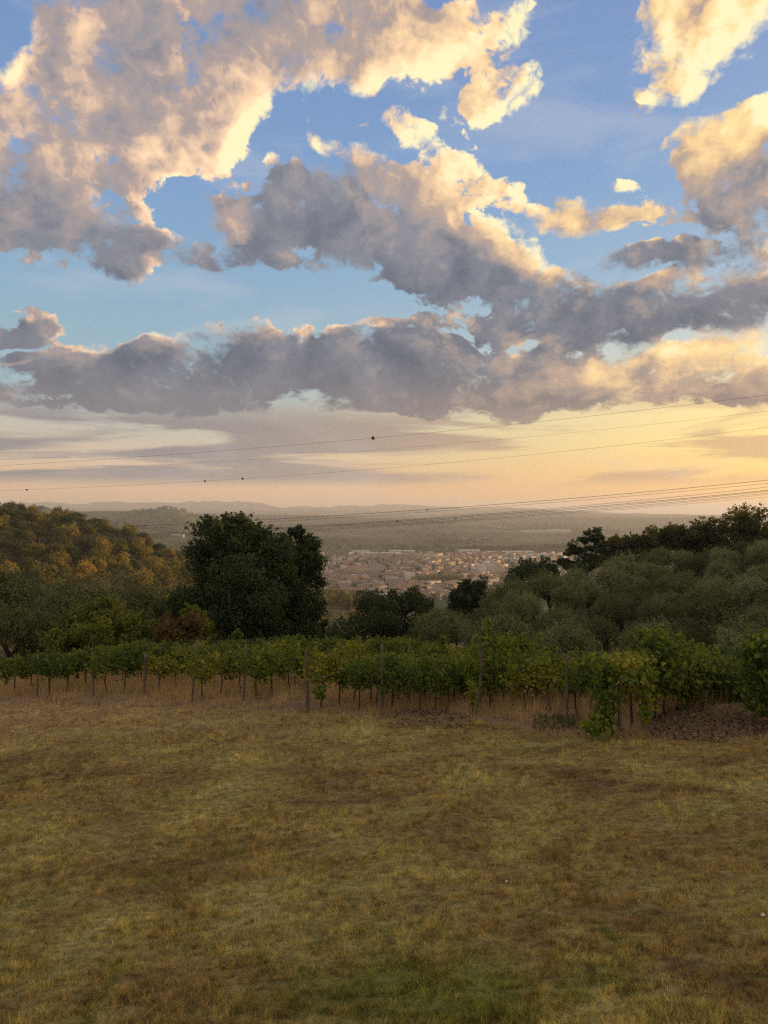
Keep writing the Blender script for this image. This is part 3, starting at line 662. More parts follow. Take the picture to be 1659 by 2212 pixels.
# ---------------------------------------------------------------- big dark trees behind the vines
def big_tree(kind, y, px, bu, leaf_n, leaf_s, m, tr, label, seed, **kw):
    """px: foliage masses as (u, v, radius) seen at distance y; each gets its own depth"""
    rs = np.random.default_rng(seed); x0 = XU(bu, y); z0 = float(H(x0, y)); L = []
    for u, v, r in px:
        rr = r/FD*y; L.append((XU(u, y)-x0, rs.normal()*rr*.9, ZV(v, y)-z0, rr))
        L.append((XU(u, y)-x0+rs.normal()*rr*.3, rs.normal()*rr*1.2, ZV(v, y)-z0-abs(rs.normal())*rr*.4, rr*.9))
    t, c = tree_meshes(kind, L, leaf_n, leaf_s, m, tr, seed=seed, **kw)
    return place_tree(kind, t, c, x0, y, label, 'tree', None, 1.0, 0.0, z0)

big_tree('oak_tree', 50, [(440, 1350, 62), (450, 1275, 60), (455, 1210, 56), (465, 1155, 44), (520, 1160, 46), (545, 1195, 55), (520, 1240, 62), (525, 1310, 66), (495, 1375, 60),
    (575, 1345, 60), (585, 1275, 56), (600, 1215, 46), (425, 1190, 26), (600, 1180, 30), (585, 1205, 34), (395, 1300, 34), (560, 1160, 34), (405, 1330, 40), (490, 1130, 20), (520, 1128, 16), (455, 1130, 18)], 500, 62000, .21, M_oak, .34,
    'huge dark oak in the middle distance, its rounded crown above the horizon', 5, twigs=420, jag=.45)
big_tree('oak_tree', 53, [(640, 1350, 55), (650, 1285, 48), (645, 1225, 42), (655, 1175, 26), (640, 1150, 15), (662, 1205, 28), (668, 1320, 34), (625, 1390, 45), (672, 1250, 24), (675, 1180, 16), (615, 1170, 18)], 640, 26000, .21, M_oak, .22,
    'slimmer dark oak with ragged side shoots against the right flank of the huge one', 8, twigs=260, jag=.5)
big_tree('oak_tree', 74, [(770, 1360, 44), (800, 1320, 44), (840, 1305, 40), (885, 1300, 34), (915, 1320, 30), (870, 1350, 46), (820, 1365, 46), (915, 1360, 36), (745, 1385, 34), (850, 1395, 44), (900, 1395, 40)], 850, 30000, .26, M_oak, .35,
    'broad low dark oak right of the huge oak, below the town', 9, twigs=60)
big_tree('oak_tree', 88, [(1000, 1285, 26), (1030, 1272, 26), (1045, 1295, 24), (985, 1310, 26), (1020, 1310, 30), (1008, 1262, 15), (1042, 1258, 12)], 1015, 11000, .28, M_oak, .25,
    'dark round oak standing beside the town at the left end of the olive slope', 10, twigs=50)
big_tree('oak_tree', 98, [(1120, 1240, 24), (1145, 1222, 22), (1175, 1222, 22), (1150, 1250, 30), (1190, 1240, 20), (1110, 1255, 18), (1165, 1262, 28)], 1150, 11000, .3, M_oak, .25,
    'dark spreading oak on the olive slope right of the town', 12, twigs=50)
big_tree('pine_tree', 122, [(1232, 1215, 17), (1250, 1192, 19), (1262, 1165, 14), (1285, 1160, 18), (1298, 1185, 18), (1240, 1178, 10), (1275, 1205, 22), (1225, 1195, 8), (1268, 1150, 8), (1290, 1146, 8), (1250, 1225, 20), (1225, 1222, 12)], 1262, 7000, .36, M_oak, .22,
    'dark open pine sticking up at the left end of the ridge', 13, twigs=60, jag=.6, flat=.5)
rt = [('oak_tree', 1328, 1180, 20, 'thin pale crowned tree right next to the dark ridge pine'), ('oak_tree', 1385, 1170, 22, 'small round tree on the ridge over the olives, left of the tall clump'),
      ('oak_tree', 1430, 1158, 26, 'medium ridge tree at the left of the tall clump'), ('oak_tree', 1475, 1160, 26, 'low bushy ridge tree in the dip left of the tallest clump'), ('oak_tree', 1525, 1150, 30, 'broad ridge tree with a flat top over the olives'),
      ('oak_tree', 1572, 1140, 32, 'rounded ridge tree leaning against the tallest one'), ('oak_tree', 1618, 1134, 34, 'tallest tree on the ridge near the right edge'), ('oak_tree', 1668, 1150, 32, 'ridge tree cut by the right edge of the view'),
      ('oak_tree', 1352, 1206, 18, 'low dark bush like tree between the pine and the first ridge trees'), ('oak_tree', 1502, 1178, 24, 'dark low ridge tree tucked in front of the flat topped one'), ('oak_tree', 1730, 1150, 36, 'ridge tree farther right on the slope'), ('oak_tree', 1800, 1140, 38, 'outermost ridge tree on the right slope')]
for i, (k, u, v, r, lb) in enumerate(rt):
    rs = np.random.default_rng(50+i); r *= 1.22; v -= 3
    px = [(u+rs.normal()*r*.6, v+rs.normal()*r*.35+r*.2, r*(.4+.25*rs.random())) for _ in range(7)] + [(u+rs.normal()*r*.4, v+r*.9, r*.7), (u, v+r*1.5, r*.6)]
    big_tree(k, 132+rs.random()*14, px, u, 5200, .40, M_ridge, .22, lb, 60+i, twigs=70, jag=.6, spread=1.2)

# ---------------------------------------------------------------- left edge trees
def proto(key, h, w, n, leaf_n, leaf_s, m, tr, seed, **kw):
    rs = np.random.default_rng(seed); lk = {k: kw.pop(k) for k in ('bot', 'top', 'rr') if k in kw}
    return tree_meshes(key, crown_lobes(h, w, n, rs, **lk), leaf_n, leaf_s, m, tr, seed=seed, **kw)
olive_p = [proto('olive', 4.5, 4.2+.3*(i % 2), 7, 17000, .15, M_olive, .20, 100+i, ar=.36, twigs=90, jag=.22, up=.6, bot=.25, rr=.33, shell=.22) for i in range(5)]
lo = [(-30, 47, 1.32, 'cut by the left edge of the view'), (55, 50, 1.25, 'nearest the left edge, wholly in view'), (128, 54, 1.22, 'second of the tall left ones'), (205, 55, 1.20, 'just above the yellow green tree'),
      (285, 58, 1.22, 'between the yellow green tree and the huge oak'), (110, 45, .95, 'low in front, left of the yellow green tree'), (345, 60, 1.10, 'partly behind the reddish tree'), (20, 42, .85, 'low at the left edge above the vine canopy')]
for i, (u, y, s, lb) in enumerate(lo):
    t, c = olive_p[i % 5]; x = XU(u, y)
    place_tree('olive_tree', t, c, x, y, 'grey green olive tree on the left, ' + lb, 'olive tree', 'olive trees behind the vineyard on the left', s)
big_tree('maple_tree', 41, [(215, 1325, 38), (180, 1345, 40), (250, 1345, 40), (150, 1370, 38), (285, 1370, 32), (215, 1375, 45), (235, 1305, 22), (130, 1390, 30), (300, 1360, 18)], 215, 17000, .17, M_ygreen, .16,
         'yellow green broadleaf tree among the olives left of the huge oak', 21, twigs=90, jag=.4)
big_tree('maple_tree', 40, [(370, 1350, 22), (400, 1345, 24), (425, 1340, 20), (350, 1340, 16), (385, 1372, 24), (420, 1370, 20), (355, 1375, 20)], 385, 6500, .15, M_red, .09,
         'reddish brown small tree in front of the huge oak', 22, twigs=50, jag=.4)
big_tree('young_oak', 41.5, [(412, 1318, 18), (428, 1330, 16), (398, 1325, 14), (440, 1350, 18), (452, 1372, 16)], 415, 3800, .15, M_ygreen, .08,
         'small olive green sapling behind the reddish tree', 23, twigs=30, jag=.4)
for i, (u, v, y, r, m_, lb) in enumerate([(335, 1385, 44, 22, M_oak, 'dark shrub between the yellow green tree and the reddish tree'), (505, 1385, 42, 20, M_ygreen, 'green shrub at the foot of the huge oak'), (570, 1392, 43, 22, M_oak, 'dark shrub under the middle of the huge oak'),
        (640, 1388, 42, 22, M_ygreen, 'olive green shrub under the slimmer dark oak'), (705, 1385, 50, 24, M_oak, 'dark shrub in the gap right of the oaks'), (690, 1352, 60, 15, M_oak, 'small dark bush below the sunlit tree in the gap'), (735, 1408, 40, 20, M_olive, 'greyish shrub behind the vines below the broad low oak'),
        (1575, 1440, 30, 55, M_oak, 'tall dark green bush between the last two vine rows on the right'), (1610, 1400, 34, 40, M_olive, 'silvery bush behind the reeds near the right edge'), (1530, 1420, 38, 34, M_oak, 'dark scrub behind the sloping end of the vine row')]):
    rs = np.random.default_rng(80+i); px = [(u+rs.normal()*r*.6, v+rs.normal()*r*.4, r*(.45+.3*rs.random())) for _ in range(6)]+[(u+(k-1)*r*.5, v+r, r*.6) for k in range(3)]
    o = big_tree('shrub', y, px, u, 3500, .13 if y < 45 else .17, m_, .05, lb, 90+i, twigs=30, jag=.4); o['category'] = 'shrub'

# ---------------------------------------------------------------- olive grove on the right hillside
rows = [(49, 890), (55, 900), (61.5, 920), (68, 960), (75, 1010), (82.5, 1065), (91, 1120), (100, 1235), (109, 1325), (118, 1390)]
k = 0
for ri, (y, u0) in enumerate(rows):
    x = XU(u0, y)+1.2; j = 0
    while x < XU(2350, y):
        yy = y+random.uniform(-1.5, 1.5); xx = x+random.uniform(-.5, .5); t, c = olive_p[k % 5]; u_ = 829.5+FD*xx/yy
        if not (abs(u_-1180) < 24 and ri in (3, 4)):       # gap with bare earth in the middle of the grove
            wh = 'silvery olive, %s from left in the %s row up the right slope' % (ORD[min(j, 19)], ORD[ri])
            place_tree('olive_tree', t, c, xx, yy, wh, 'olive tree', 'olive trees of the grove on the right hillside', random.uniform(.78, 1.08))
        k += 1; j += 1; x += random.uniform(4.0, 5.0)

# ---------------------------------------------------------------- woodland on the left hill
hp = [proto('hill_tree', 8, 6.6, 9, 2600, .42, M_hill, .2, 200+i, bot=.3, rr=.27, limbs=False, jag=.5, twigs=30)[1] for i in range(5)]
hp += [proto('hill_tree_green', 8, 7.5, 8, 2400, .42, M_hillgreen, .2, 210+i, bot=.35, rr=.26, limbs=False, jag=.4)[1] for i in range(2)]
umb = tree_meshes('umbrella_pine', [(math.cos(a)*r, math.sin(a)*r, 7.6-.10*r*r, 1.7) for a, r in [(0, 0), (0, 2.2), (1.2, 2.4), (2.5, 2.2), (3.7, 2.5), (5, 2.3), (.6, 3.4), (2, 3.3), (3.1, 3.4), (4.4, 3.3), (5.6, 3.4)]], 1500, .5, M_hillgreen, .25, seed=220, flat=.6, limbs=False, jag=.2)
cyp = tree_meshes('cypress', [(0, 0, z, .95*math.sqrt(max(.1, 1-(z/10.5)**2))) for z in np.linspace(.8, 9.8, 10)], 900, .45, M_hillgreen, .2, seed=221, flat=1.0, limbs=False, jag=.1)
cand = []
for gy in np.arange(262, 452, 8.2):
    for gx in np.arange(-262, -80, 7.4):
        x = gx+random.uniform(-2.6, 2.6); y = gy+random.uniform(-2.8, 2.8); u = 829.5+FD*x/y
        if -40 < u < 520 and y < 438: cand.append((x, y, u))
cand.sort(key=lambda p: (p[2] > 440, p[1]))
far_extra = cand[300:]; cand = cand[:300]
for i, (x, y, u) in enumerate(cand):
    q = random.random(); band = 'lower' if y < 320 else ('middle' if y < 385 else 'upper'); side = 'far left' if u < 130 else ('middle' if u < 270 else 'right')
    if q < .10 or (y > 390 and 150 < u < 270):
        if q < .6: place_one('umbrella_pine', umb[1], x, y, 'dark green flat topped pine on the %s %s of the wooded left hill' % (band, side), 'pine tree', 'flat topped pines on the %s %s of the left hill' % (band, side), random.uniform(.8, 1.15)); continue
    if q < .13:
        place_one('cypress_tree', cyp[1], x, y, 'narrow dark cypress on the %s %s of the wooded left hill' % (band, side), 'cypress', 'cypresses on the %s %s of the left hill' % (band, side), random.uniform(.8, 1.1)); continue
    pi = random.randrange(5) if q < .84 else 5+random.randrange(2); s = random.choice([.7, .85, 1.0, 1.1, 1.3])*random.uniform(.92, 1.08)
    tone = 'golden brown' if pi < 5 else 'dark green'
    place_one('broadleaf_tree', hp[pi], x, y, '%s broadleaf tree on the %s %s of the wooded left hill' % (tone, band, side), 'tree', '%s broadleaf trees on the %s %s of the left hill' % (tone, band, side), s, s*random.uniform(.9, 1.15))

def merged(name, items, m_list, label, cat):
    """many small far crowns in one stuff object: items = (mesh, x, y, z, s, rz)"""
    Vs, Fs, Rs, Ms, n = [], [], [], [], 0
    cache = {}
    for me, x, y, z, s, rz, mi in items:
        if me.name not in cache:
            v = np.zeros(len(me.vertices)*3, np.float32); me.vertices.foreach_get('co', v)
            f = np.zeros(len(me.loops), np.int32); me.loops.foreach_get('vertex_index', f)
            r_ = np.zeros(len(me.vertices), np.float32); me.attributes['rnd'].data.foreach_get('value', r_)
            cache[me.name] = (v.reshape(-1, 3), f.reshape(-1, len(f)//len(me.polygons)), r_)
        v, f, r_ = cache[me.name]; c_, s_ = math.cos(rz), math.sin(rz)
        w = np.stack([v[:, 0]*c_-v[:, 1]*s_, v[:, 0]*s_+v[:, 1]*c_, v[:, 2]], -1)*s + np.array([x, y, z])
        Vs.append(w); Fs.append(f+n); n += len(v); Rs.append(np.clip(r_*.6+random.random()*.5, 0, 1)); Ms.append(np.full(len(f), mi))
    me = mesh_np(name, np.concatenate(Vs), np.concatenate(Fs), m_list, np.concatenate(Ms), np.concatenate(Rs))
    return tag(link(name, me), label, cat, kind='stuff')
if far_extra:
    merged('hill_woodland', [(hp[random.randrange(5)], x, y, float(H(x, y)), random.uniform(.75, 1.1), random.random()*6, 0) for x, y, u in far_extra], [M_hill], 'golden brown woodland filling the right flank of the left hill behind the huge oak', 'woodland')

# trees of the gap below the town, lit by the low sun
gp = [proto('gap_tree', 8, 7, 9, 1500, .55, M_hill, .2, 240, bot=.35, rr=.25, jag=.5, twigs=20), umb]
for i, (u, y, s, lb, pi) in enumerate([(702, 196, 1.15, 'sunlit golden pine in the gap right of the huge oak', 1), (722, 205, 1.05, 'golden rounded tree low in the gap right of the huge oak', 0), (684, 190, 1.2, 'golden tree half behind the right flank of the slimmer oak', 0), (745, 230, 1.0, 'golden tree in the gap just left of the broad low oak', 0), (712, 250, 1.0, 'tall sunlit pine farther down the gap', 1)]):
    place_tree('pine_tree' if pi else 'broadleaf_tree', gp[pi][0], gp[pi][1], XU(u, y), y, lb, 'tree', None, s)
# hillock in front of the town
hk = [proto('hillock_tree', 8, 7.4, 8, 1500, .5, M_plane if i < 2 else M_hillgreen, .2, 250+i, bot=.25, rr=.29, limbs=False, jag=.3)[1] for i in range(3)]  # brighter yellow-green leaves put the slope's sunlight into the colour
for i in range(62):
    u = random.uniform(676, 835); y = random.uniform(575, 730); q = random.random()
    if u > 790 and y < 620: y += 60
    if q < .22: place_one('cypress_tree', cyp[1], XU(u, y), y, 'narrow cypress on the sunlit hillock in front of the town', 'cypress', 'cypresses on the hillock in front of the town', random.uniform(.9, 1.3))
    else: place_one('broadleaf_tree', hk[random.choice([0, 1, 0, 1, 2])], XU(u, y), y, 'round sunlit tree on the hillock in front of the town', 'tree', 'round trees on the hillock in front of the town', random.uniform(.8, 1.45))
sol = proto('small_olive', 3.6, 4, 6, 500, .42, M_olive, .15, 260, limbs=False, bot=.25)[1]
for i in range(34):
    a, b = i % 9, i//9
    u = 700+a*14+b*4+random.uniform(-2, 2); y = 500+b*13+random.uniform(-2, 2)
    place_one('olive_tree', sol, XU(u, y), y, 'small pale olive tree in the field below the hillock by the town', 'olive tree', 'small olives in the field below the hillock', random.uniform(.9, 1.2))

# ---------------------------------------------------------------- vineyard
def vine_leaves(C, nr, s, rs):
    """five sided leaf of three faces, folded along its middle"""
    n = len(C); q = nr + rs.normal(size=(n, 3))*.75; q /= np.linalg.norm(q, axis=1, keepdims=True)
    t = rs.normal(size=(n, 3))*.6 + np.array([0, 0, -1.0]); t -= (t*q).sum(1, keepdims=True)*q; t /= np.linalg.norm(t, axis=1, keepdims=True)
    b = np.cross(q, t); s = (s*(.6+.65*rs.random(n)))[:, None]; k = q*s*.16
    P = [C-t*s*.42, C-t*s*.30+b*s*.48-k, C+t*s*.22+b*s*.42-k, C+t*s*.58, C+t*s*.22-b*s*.42-k, C-t*s*.30-b*s*.48-k]
    V = np.stack(P, 1).reshape(-1, 3); o = np.arange(n)[:, None]*6
    F = np.concatenate([o+np.array([[0, 1, 2, 3]]), o+np.array([[0, 3, 4, 5]])]); return V, F, np.repeat(rs.random(n), 6)
def vine_mesh(i, n=420, L=1.05, z0=.88, z1=1.58, w=.22, shoots=5, droop=1):
    rs = np.random.default_rng(300+i)
    x = (rs.random(n)-.5)*L*1.15; z = z0+(z1-z0)*rs.random(n)**.85; y = rs.normal(size=n)*w*(.6+.5*np.sin((z-z0)/(z1-z0)*math.pi)) + .10*np.sin(x*5+i)
    z += .20*np.sin(x*6.1+i*2.1)+.08*rs.normal(size=n)
    C = [np.stack([x, y, z], -1)]
    for _ in range(shoots):      # shoots above the top wire, arms that hang out
        k = 16; t = np.sort(rs.random(k)); sx = (rs.random()-.5)*L; hh = .10+.30*rs.random()
        if rs.random() < .35*droop: C.append(np.stack([sx+t*.15*rs.normal(), np.sign(rs.normal())*(.25+t*.2)+0*t, z0+.5-t*(.4+.5*rs.random())], -1)+rs.normal(size=(k, 3))*.035)
        else: C.append(np.stack([sx+t*.25*rs.normal(), .15*rs.normal()+t*.2*rs.normal(), z1+t*hh], -1)+rs.normal(size=(k, 3))*.045)
    C = np.vstack(C); nr = np.stack([rs.normal(size=len(C))*.4, np.sign(C[:, 1]+rs.normal(size=len(C))*.1), np.full(len(C), .45)], -1)
    V, F, r_ = vine_leaves(C, nr, .102, rs)
    fo = mesh_np('vine_foliage', V, F, [M_vine], rnd=r_)
    a = np.array([(0, 0, -.1), (.015*rs.normal(), .015*rs.normal(), .25), (.028*rs.normal(), .028*rs.normal(), .55), (.03*rs.normal(), .03*rs.normal(), .86)])
    tb = [tube(a, [.032, .026, .024, .03], 6)]
    for sgn in (-1, 1): tb.append(tube([a[-1], a[-1]+[sgn*.18, 0, .10], a[-1]+[sgn*.5, 0, .12]], [.022, .017, .011], 5))
    for _ in range(6):
        sx = (rs.random()-.5)*.9; tb.append(tube([(sx, 0, .92), (sx+.05*rs.normal(), .05*rs.normal(), 1.3), (sx+.12*rs.normal(), .1*rs.normal(), 1.75)], [.008, .006, .004], 4))
    return fo, tube_mesh('vine_trunk', tb, M_vinewood)
VP = [vine_mesh(i) for i in range(7)] + [vine_mesh(7, 300, 1.0, .8, 1.5, .2, 3), vine_mesh(8, 620, 1.15, .6, 1.75, .34, 9)]
def post_mesh(h, r, lean, i):
    rs = np.random.default_rng(400+i); n = 7
    p = np.array([(lean[0]*t, lean[1]*t, -.3+(h+.3)*t) for t in np.linspace(0, 1, n)])+rs.normal(size=(n, 3))*[.008, .008, 0]
    return tube_mesh('post', [tube(p, r*(1.1-.25*np.linspace(0, 1, n))*(1+.06*rs.normal(size=n)), 9)], M_post)
D_ROW = np.array([math.sin(R(39)), math.cos(R(39))])
def ground_hit(u, v):
    a = (v-1106)/FD; q = (u-829.5)/FD; return q*(3.33/(a-.111+.05*q)), 3.33/(a-.111+.05*q)
# start of each row on the survey grid: u, v, post height, post radius, lean, vines, description
RW = [(-40, 1508, 1.6, .05, (0, 0), 15, 'the row cut by the left edge'), (80, 1507, 1.75, .05, (.03, 0), 15, 'the row behind the leftmost upright post'), (203, 1508, 1.7, .05, (-.10, .1), 15, 'the row behind the second post from the left'),
      (312, 1508, 1.6, .07, (.02, 0), 15, 'the row behind the stout post with the dead twigs'), (412, 1516, 2.15, .055, (.22, .1), 15, 'the row behind the pale post leaning right'), (526, 1516, 1.95, .06, (.05, .1), 16, 'the row behind the slim grey post in the middle left'),
      (666, 1530, 2.15, .085, (-.12, .2), 16, 'the row behind the thick split post'), (752, 1530, 0, 0, (0, 0), 15, 'the row right of the thick split post'), (826, 1530, 2.05, .06, (-.02, 0), 14, 'the row behind the dark post at the centre'), (880, 1536, 0, 0, (0, 0), 15, 'the row left of the ploughed patch'),
      (1032, 1532, 2.0, .075, (.14, .05), 14, 'the row with the tallest shoots, right of the ploughed patch'), (1110, 1540, 0, 0, (0, 0), 14, 'the row of thin trunks right of the leaning centre post'), (1225, 1562, 1.7, .05, (0, 0), 12, 'the row left of the big arch of leaves'), (1338, 1588, 1.7, .06, (0, 0), 11, 'the big arched row on the right'),
      (1672, 1562, 1.9, .05, (0, 0), 7, 'the tall row at the right edge')]
vine_n = 0
for ri, (u, v, ph, pr, lean, nv, desc) in enumerate(RW):
    x0, y0 = ground_hit(u, v)
    if ph:
        o = link('vineyard_post', post_mesh(ph, pr*.7, lean, ri), None, (x0, y0, float(H(x0, y0))))
        tag(o, 'weathered wooden end post of ' + desc, 'post', 'wooden end posts of the vine rows')
    yaw = math.atan2(D_ROW[1], D_ROW[0])
    nv = int(nv*1.14)
    for k in range(nv):
        d = .55 + k*.81 + random.uniform(-.08, .08); x = x0+D_ROW[0]*d; y = y0+D_ROW[1]*d
        pi = random.randrange(8); s = random.uniform(.9, 1.05); zs = s*.93
        if ri in (10,) and k < 4: pi = 8; zs = 1.16
        if 9 <= ri < 13: zs *= .95
        if ri == 13: pi = 8; zs = 1.12*(1-.05*k) if k > 2 else .98+.06*k
        if ri == 13: s = 1.1
        if ri == 13 and k < 2: pi = 7; zs = 1.12
        if ri == 14: pi = 8; s = 1.0; zs = 1.02
        if ri in (7, 9) and k == 0: s = .85; zs = .9
        e = bpy.data.objects.new('grape_vine', None); COL.objects.link(e); e.location = (x, y, float(H(x, y))-.02)
        e.rotation_euler = (0, 0, yaw+(math.pi if random.random() < .5 else 0)); e.scale = (s, s, zs)
        link('foliage', VP[pi][0], e); link('trunk', VP[pi][1], e)
        if k < 8: tag(e, 'grape vine, %s along %s' % (ORD[k], desc), 'grape vine', 'grape vines of the vineyard')
        else: tag(e, 'grape vine deep in ' + desc, 'grape vine', 'grape vines deep in ' + desc)
        vine_n += 1
        if k in (5, 11) and ri < 13:
            o = link('vineyard_stake', tube_mesh('stake', [tube([(0, 0, -.2), (.01, 0, 1), (.02, .01, 1.9)], [.016, .016, .016], 6)], M_metal), None, (x+.3*D_ROW[0], y+.3*D_ROW[1], float(H(x, y))))
            tag(o, 'metal stake %s %s' % ('half along' if k == 5 else 'far along', desc), 'stake', 'metal stakes in the vine rows')
    # trellis wires
    L_ = nv*.81+.4
    for wi, wz in enumerate((.85, 1.25, 1.6)):
        pts = [(x0+D_ROW[0]*L_*t, y0+D_ROW[1]*L_*t, float(H(x0+D_ROW[0]*L_*t, y0+D_ROW[1]*L_*t))+wz) for t in np.linspace(0, 1, 10)]
        o = link('trellis_wire', tube_mesh('trellis_wire', [tube(pts, [.005]*10, 4)], M_wire)); tag(o, '%s trellis wire of %s' % (('lower', 'middle', 'upper')[wi], desc), 'wire', 'trellis wires of the vine rows')

# hanging growth on the arched row, a bushy slope at its far end, tall shoots and reeds
def leafy(name, C, label, cat, s=.108, seed=1, m=None, parent_name=None, stems=()):
    rs = np.random.default_rng(seed); C = np.array(C); nr = rs.normal(size=C.shape); nr[:, 2] = np.abs(nr[:, 2]); nr[:, 1] -= .6
    b = C.min(0)*[.5, .5, 1]+C.max(0)*[.5, .5, 0]; b[2] = float(H(b[0], b[1]))
    e = bpy.data.objects.new(name, None); COL.objects.link(e); e.location = b; tag(e, label, cat)
    V, F, r_ = vine_leaves(C-b, nr, s, rs); link('foliage', mesh_np('foliage', V, F, [m or M_vine], rnd=r_), e)
    if len(stems): link('stem', tube_mesh('stem', [tube(np.array(st)-b, np.linspace(.02, .008, len(st)), 5) for st in stems], M_vinewood), e)
    return e
rs = np.random.default_rng(500)
def hang(u, v0, v1, y, n, wd):
    t = rs.random(n)**1.1; return np.stack([XU(u, y)+rs.normal(size=n)*wd*(1-.3*t), y+rs.normal(size=n)*wd, ZV(v0, y)+(ZV(v1, y)-ZV(v0, y))*t], -1)
x_, y_ = ground_hit(1338, 1588); yA = y_
for (u, v0, v1, wd, n, lb, yy) in [(1308, 1440, 1578, .15, 560, 'curtain of vine leaves hanging to the ground left of the arch opening', yA-.25), (1392, 1430, 1560, .09, 260, 'narrow curtain of vine leaves hanging right of the arch opening', yA-.15),
        (1350, 1415, 1462, .34, 420, 'overhanging vine leaves over the dark arch opening', yA-.2), (1285, 1560, 1585, .16, 130, 'low tuft of vine leaves at the left foot of the arch', yA-.5), (1020, 1470, 1545, .09, 120, 'loose vine shoots hanging in front of the leaning centre post', 21.4), (690, 1480, 1510, .10, 100, 'low bushy sucker beside the thick split post', 23.3)]:
    C = hang(u, v0, v1, yy, n, wd); leafy('hanging_vine', C, lb, 'vine', seed=int(u), stems=[[(C[:, 0].mean(), C[:, 1].mean()+.05, C[:, 2].max()), (C[:, 0].mean()+.05, C[:, 1].mean(), C[:, 2].mean()), (C[:, 0].mean(), C[:, 1].mean()+.03, C[:, 2].min()-.05)]])
# bushy slope to the right
C = []
for t in np.linspace(0, 1, 26):
    u = 1400+t*185; y = 18.3+t*5.2; vt = 1378+138*t**1.5; vb = 1462+65*min(1, t*1.6)
    n = 120; f = rs.random(n); C.append(np.stack([XU(u, y)+rs.normal(size=n)*.16, y+rs.normal(size=n)*.28, ZV(vt, y)+(ZV(vb, y)-ZV(vt, y))*f], -1))
leafy('overgrown_vine', np.vstack(C), 'overgrown vine leaves sloping down to the ground at the right end of the arched row', 'vine', seed=77)
for (u, v0, v1, y, lb) in [(1056, 1338, 1400, 22.3, 'tallest upright vine shoot, sticking up over the centre right row'), (955, 1372, 1400, 23.5, 'forked vine shoots right of the centre stake'), (1412, 1355, 1400, 18.5, 'yellowish bunch of vine shoots at the top of the arch'), (655, 1382, 1402, 23.5, 'wispy shoots over the thick split post')]:
    C = hang(u, v0, v1, y, 70, .06 if u != 1412 else .35); leafy('vine_shoot', C, lb, 'vine', s=.11, seed=int(v0), stems=[[(XU(u, y), y, ZV(v1, y)-.2), (XU(u, y), y, ZV((v0+v1)/2, y)), (XU(u, y)+.02, y, ZV(v0, y))]])
C = np.vstack([hang(1648, 1368, 1405, 17.2, 160, .22), hang(1640, 1400, 1545, 17.4, 700, .24), hang(1665, 1385, 1540, 17.0, 500, .3)])
leafy('overgrown_vine', C, 'tall dark vine bush with a yellow top at the right edge of the view', 'vine', seed=78)
# reeds
V = []; F = []; Rn = []; nb = 0
for i in range(240):
    u = rs.uniform(1535, 1612); y = rs.uniform(21, 25); x = XU(u, y); z = float(H(x, y)); h = rs.uniform(.7, 1.7); a = rs.uniform(0, 6.28); ln = rs.uniform(.15, .6)*h; w = .028; ww = rs.uniform(0, 3.14)
    for s in range(4):
        t = s/3; cx, cy, cz = x+math.cos(a)*ln*t*t, y+math.sin(a)*ln*t*t, z+h*(t-.25*t*t*ln); q = w*(1-t*.9)
        V += [(cx-math.cos(ww)*q, cy-math.sin(ww)*q, cz), (cx+math.cos(ww)*q, cy+math.sin(ww)*q, cz)]; Rn += [rs.random()]*2
        if s: F.append((nb+2*s-2, nb+2*s-1, nb+2*s+1, nb+2*s))
    nb += 8
o = link('reed_clump', mesh_np('reed_clump', V, F, [M_reed], rnd=Rn)); tag(o, 'clump of long arching reed leaves between the sloping vine bush and the right edge', 'reeds')
# dead twigs on the stout post
tw = []
x_, y_ = ground_hit(312, 1508)
for i in range(26):
    z = float(H(x_, y_))+rs.uniform(1.15, 1.5); a = rs.uniform(0, 6.28); tw.append(tube([(x_, y_, z), (x_+math.cos(a)*.16, y_+math.sin(a)*.16, z+rs.uniform(-.05, .12)), (x_+math.cos(a+.5)*.3, y_+math.sin(a+.5)*.3, z+rs.uniform(-.12, .15))], [.008, .006, .003], 4))
tag(link('dead_twigs', tube_mesh('dead_twigs', tw, M_post)), 'bundle of dead brown twigs caught around the top of the stout left post', 'twigs')

# ---------------------------------------------------------------- tilled patches, tall dry grass
def in_patch(x, y):
    u = 829.5+FD*x/y; z = G0(x, y); v = 1106-FD*z/y
    e1 = ((u-925)/88)**2+((v-1554)/26)**2; e2 = ((u-1535)/140)**2+((v-1566)/36)**2
    return (e1 < 1.0+.5*fbm(x*2, y*2, 3)*2), (e2 < 1.0+.5*fbm(x*2, y*2, 3)*2)
ico_v = np.array([(0, 0, 1), (.9, 0, .3), (.28, .85, .3), (-.73, .53, .3), (-.73, -.53, .3), (.28, -.85, .3), (.6, .4, -.5), (-.25, .7, -.5), (-.8, 0, -.5), (-.25, -.7, -.5), (.6, -.4, -.5)])
ico_f = np.array([(0, 1, 2), (0, 2, 3), (0, 3, 4), (0, 4, 5), (0, 5, 1), (1, 6, 2), (2, 7, 3), (3, 8, 4), (4, 9, 5), (5, 10, 1), (2, 6, 7), (3, 7, 8), (4, 8, 9), (5, 9, 10), (1, 10, 6)])
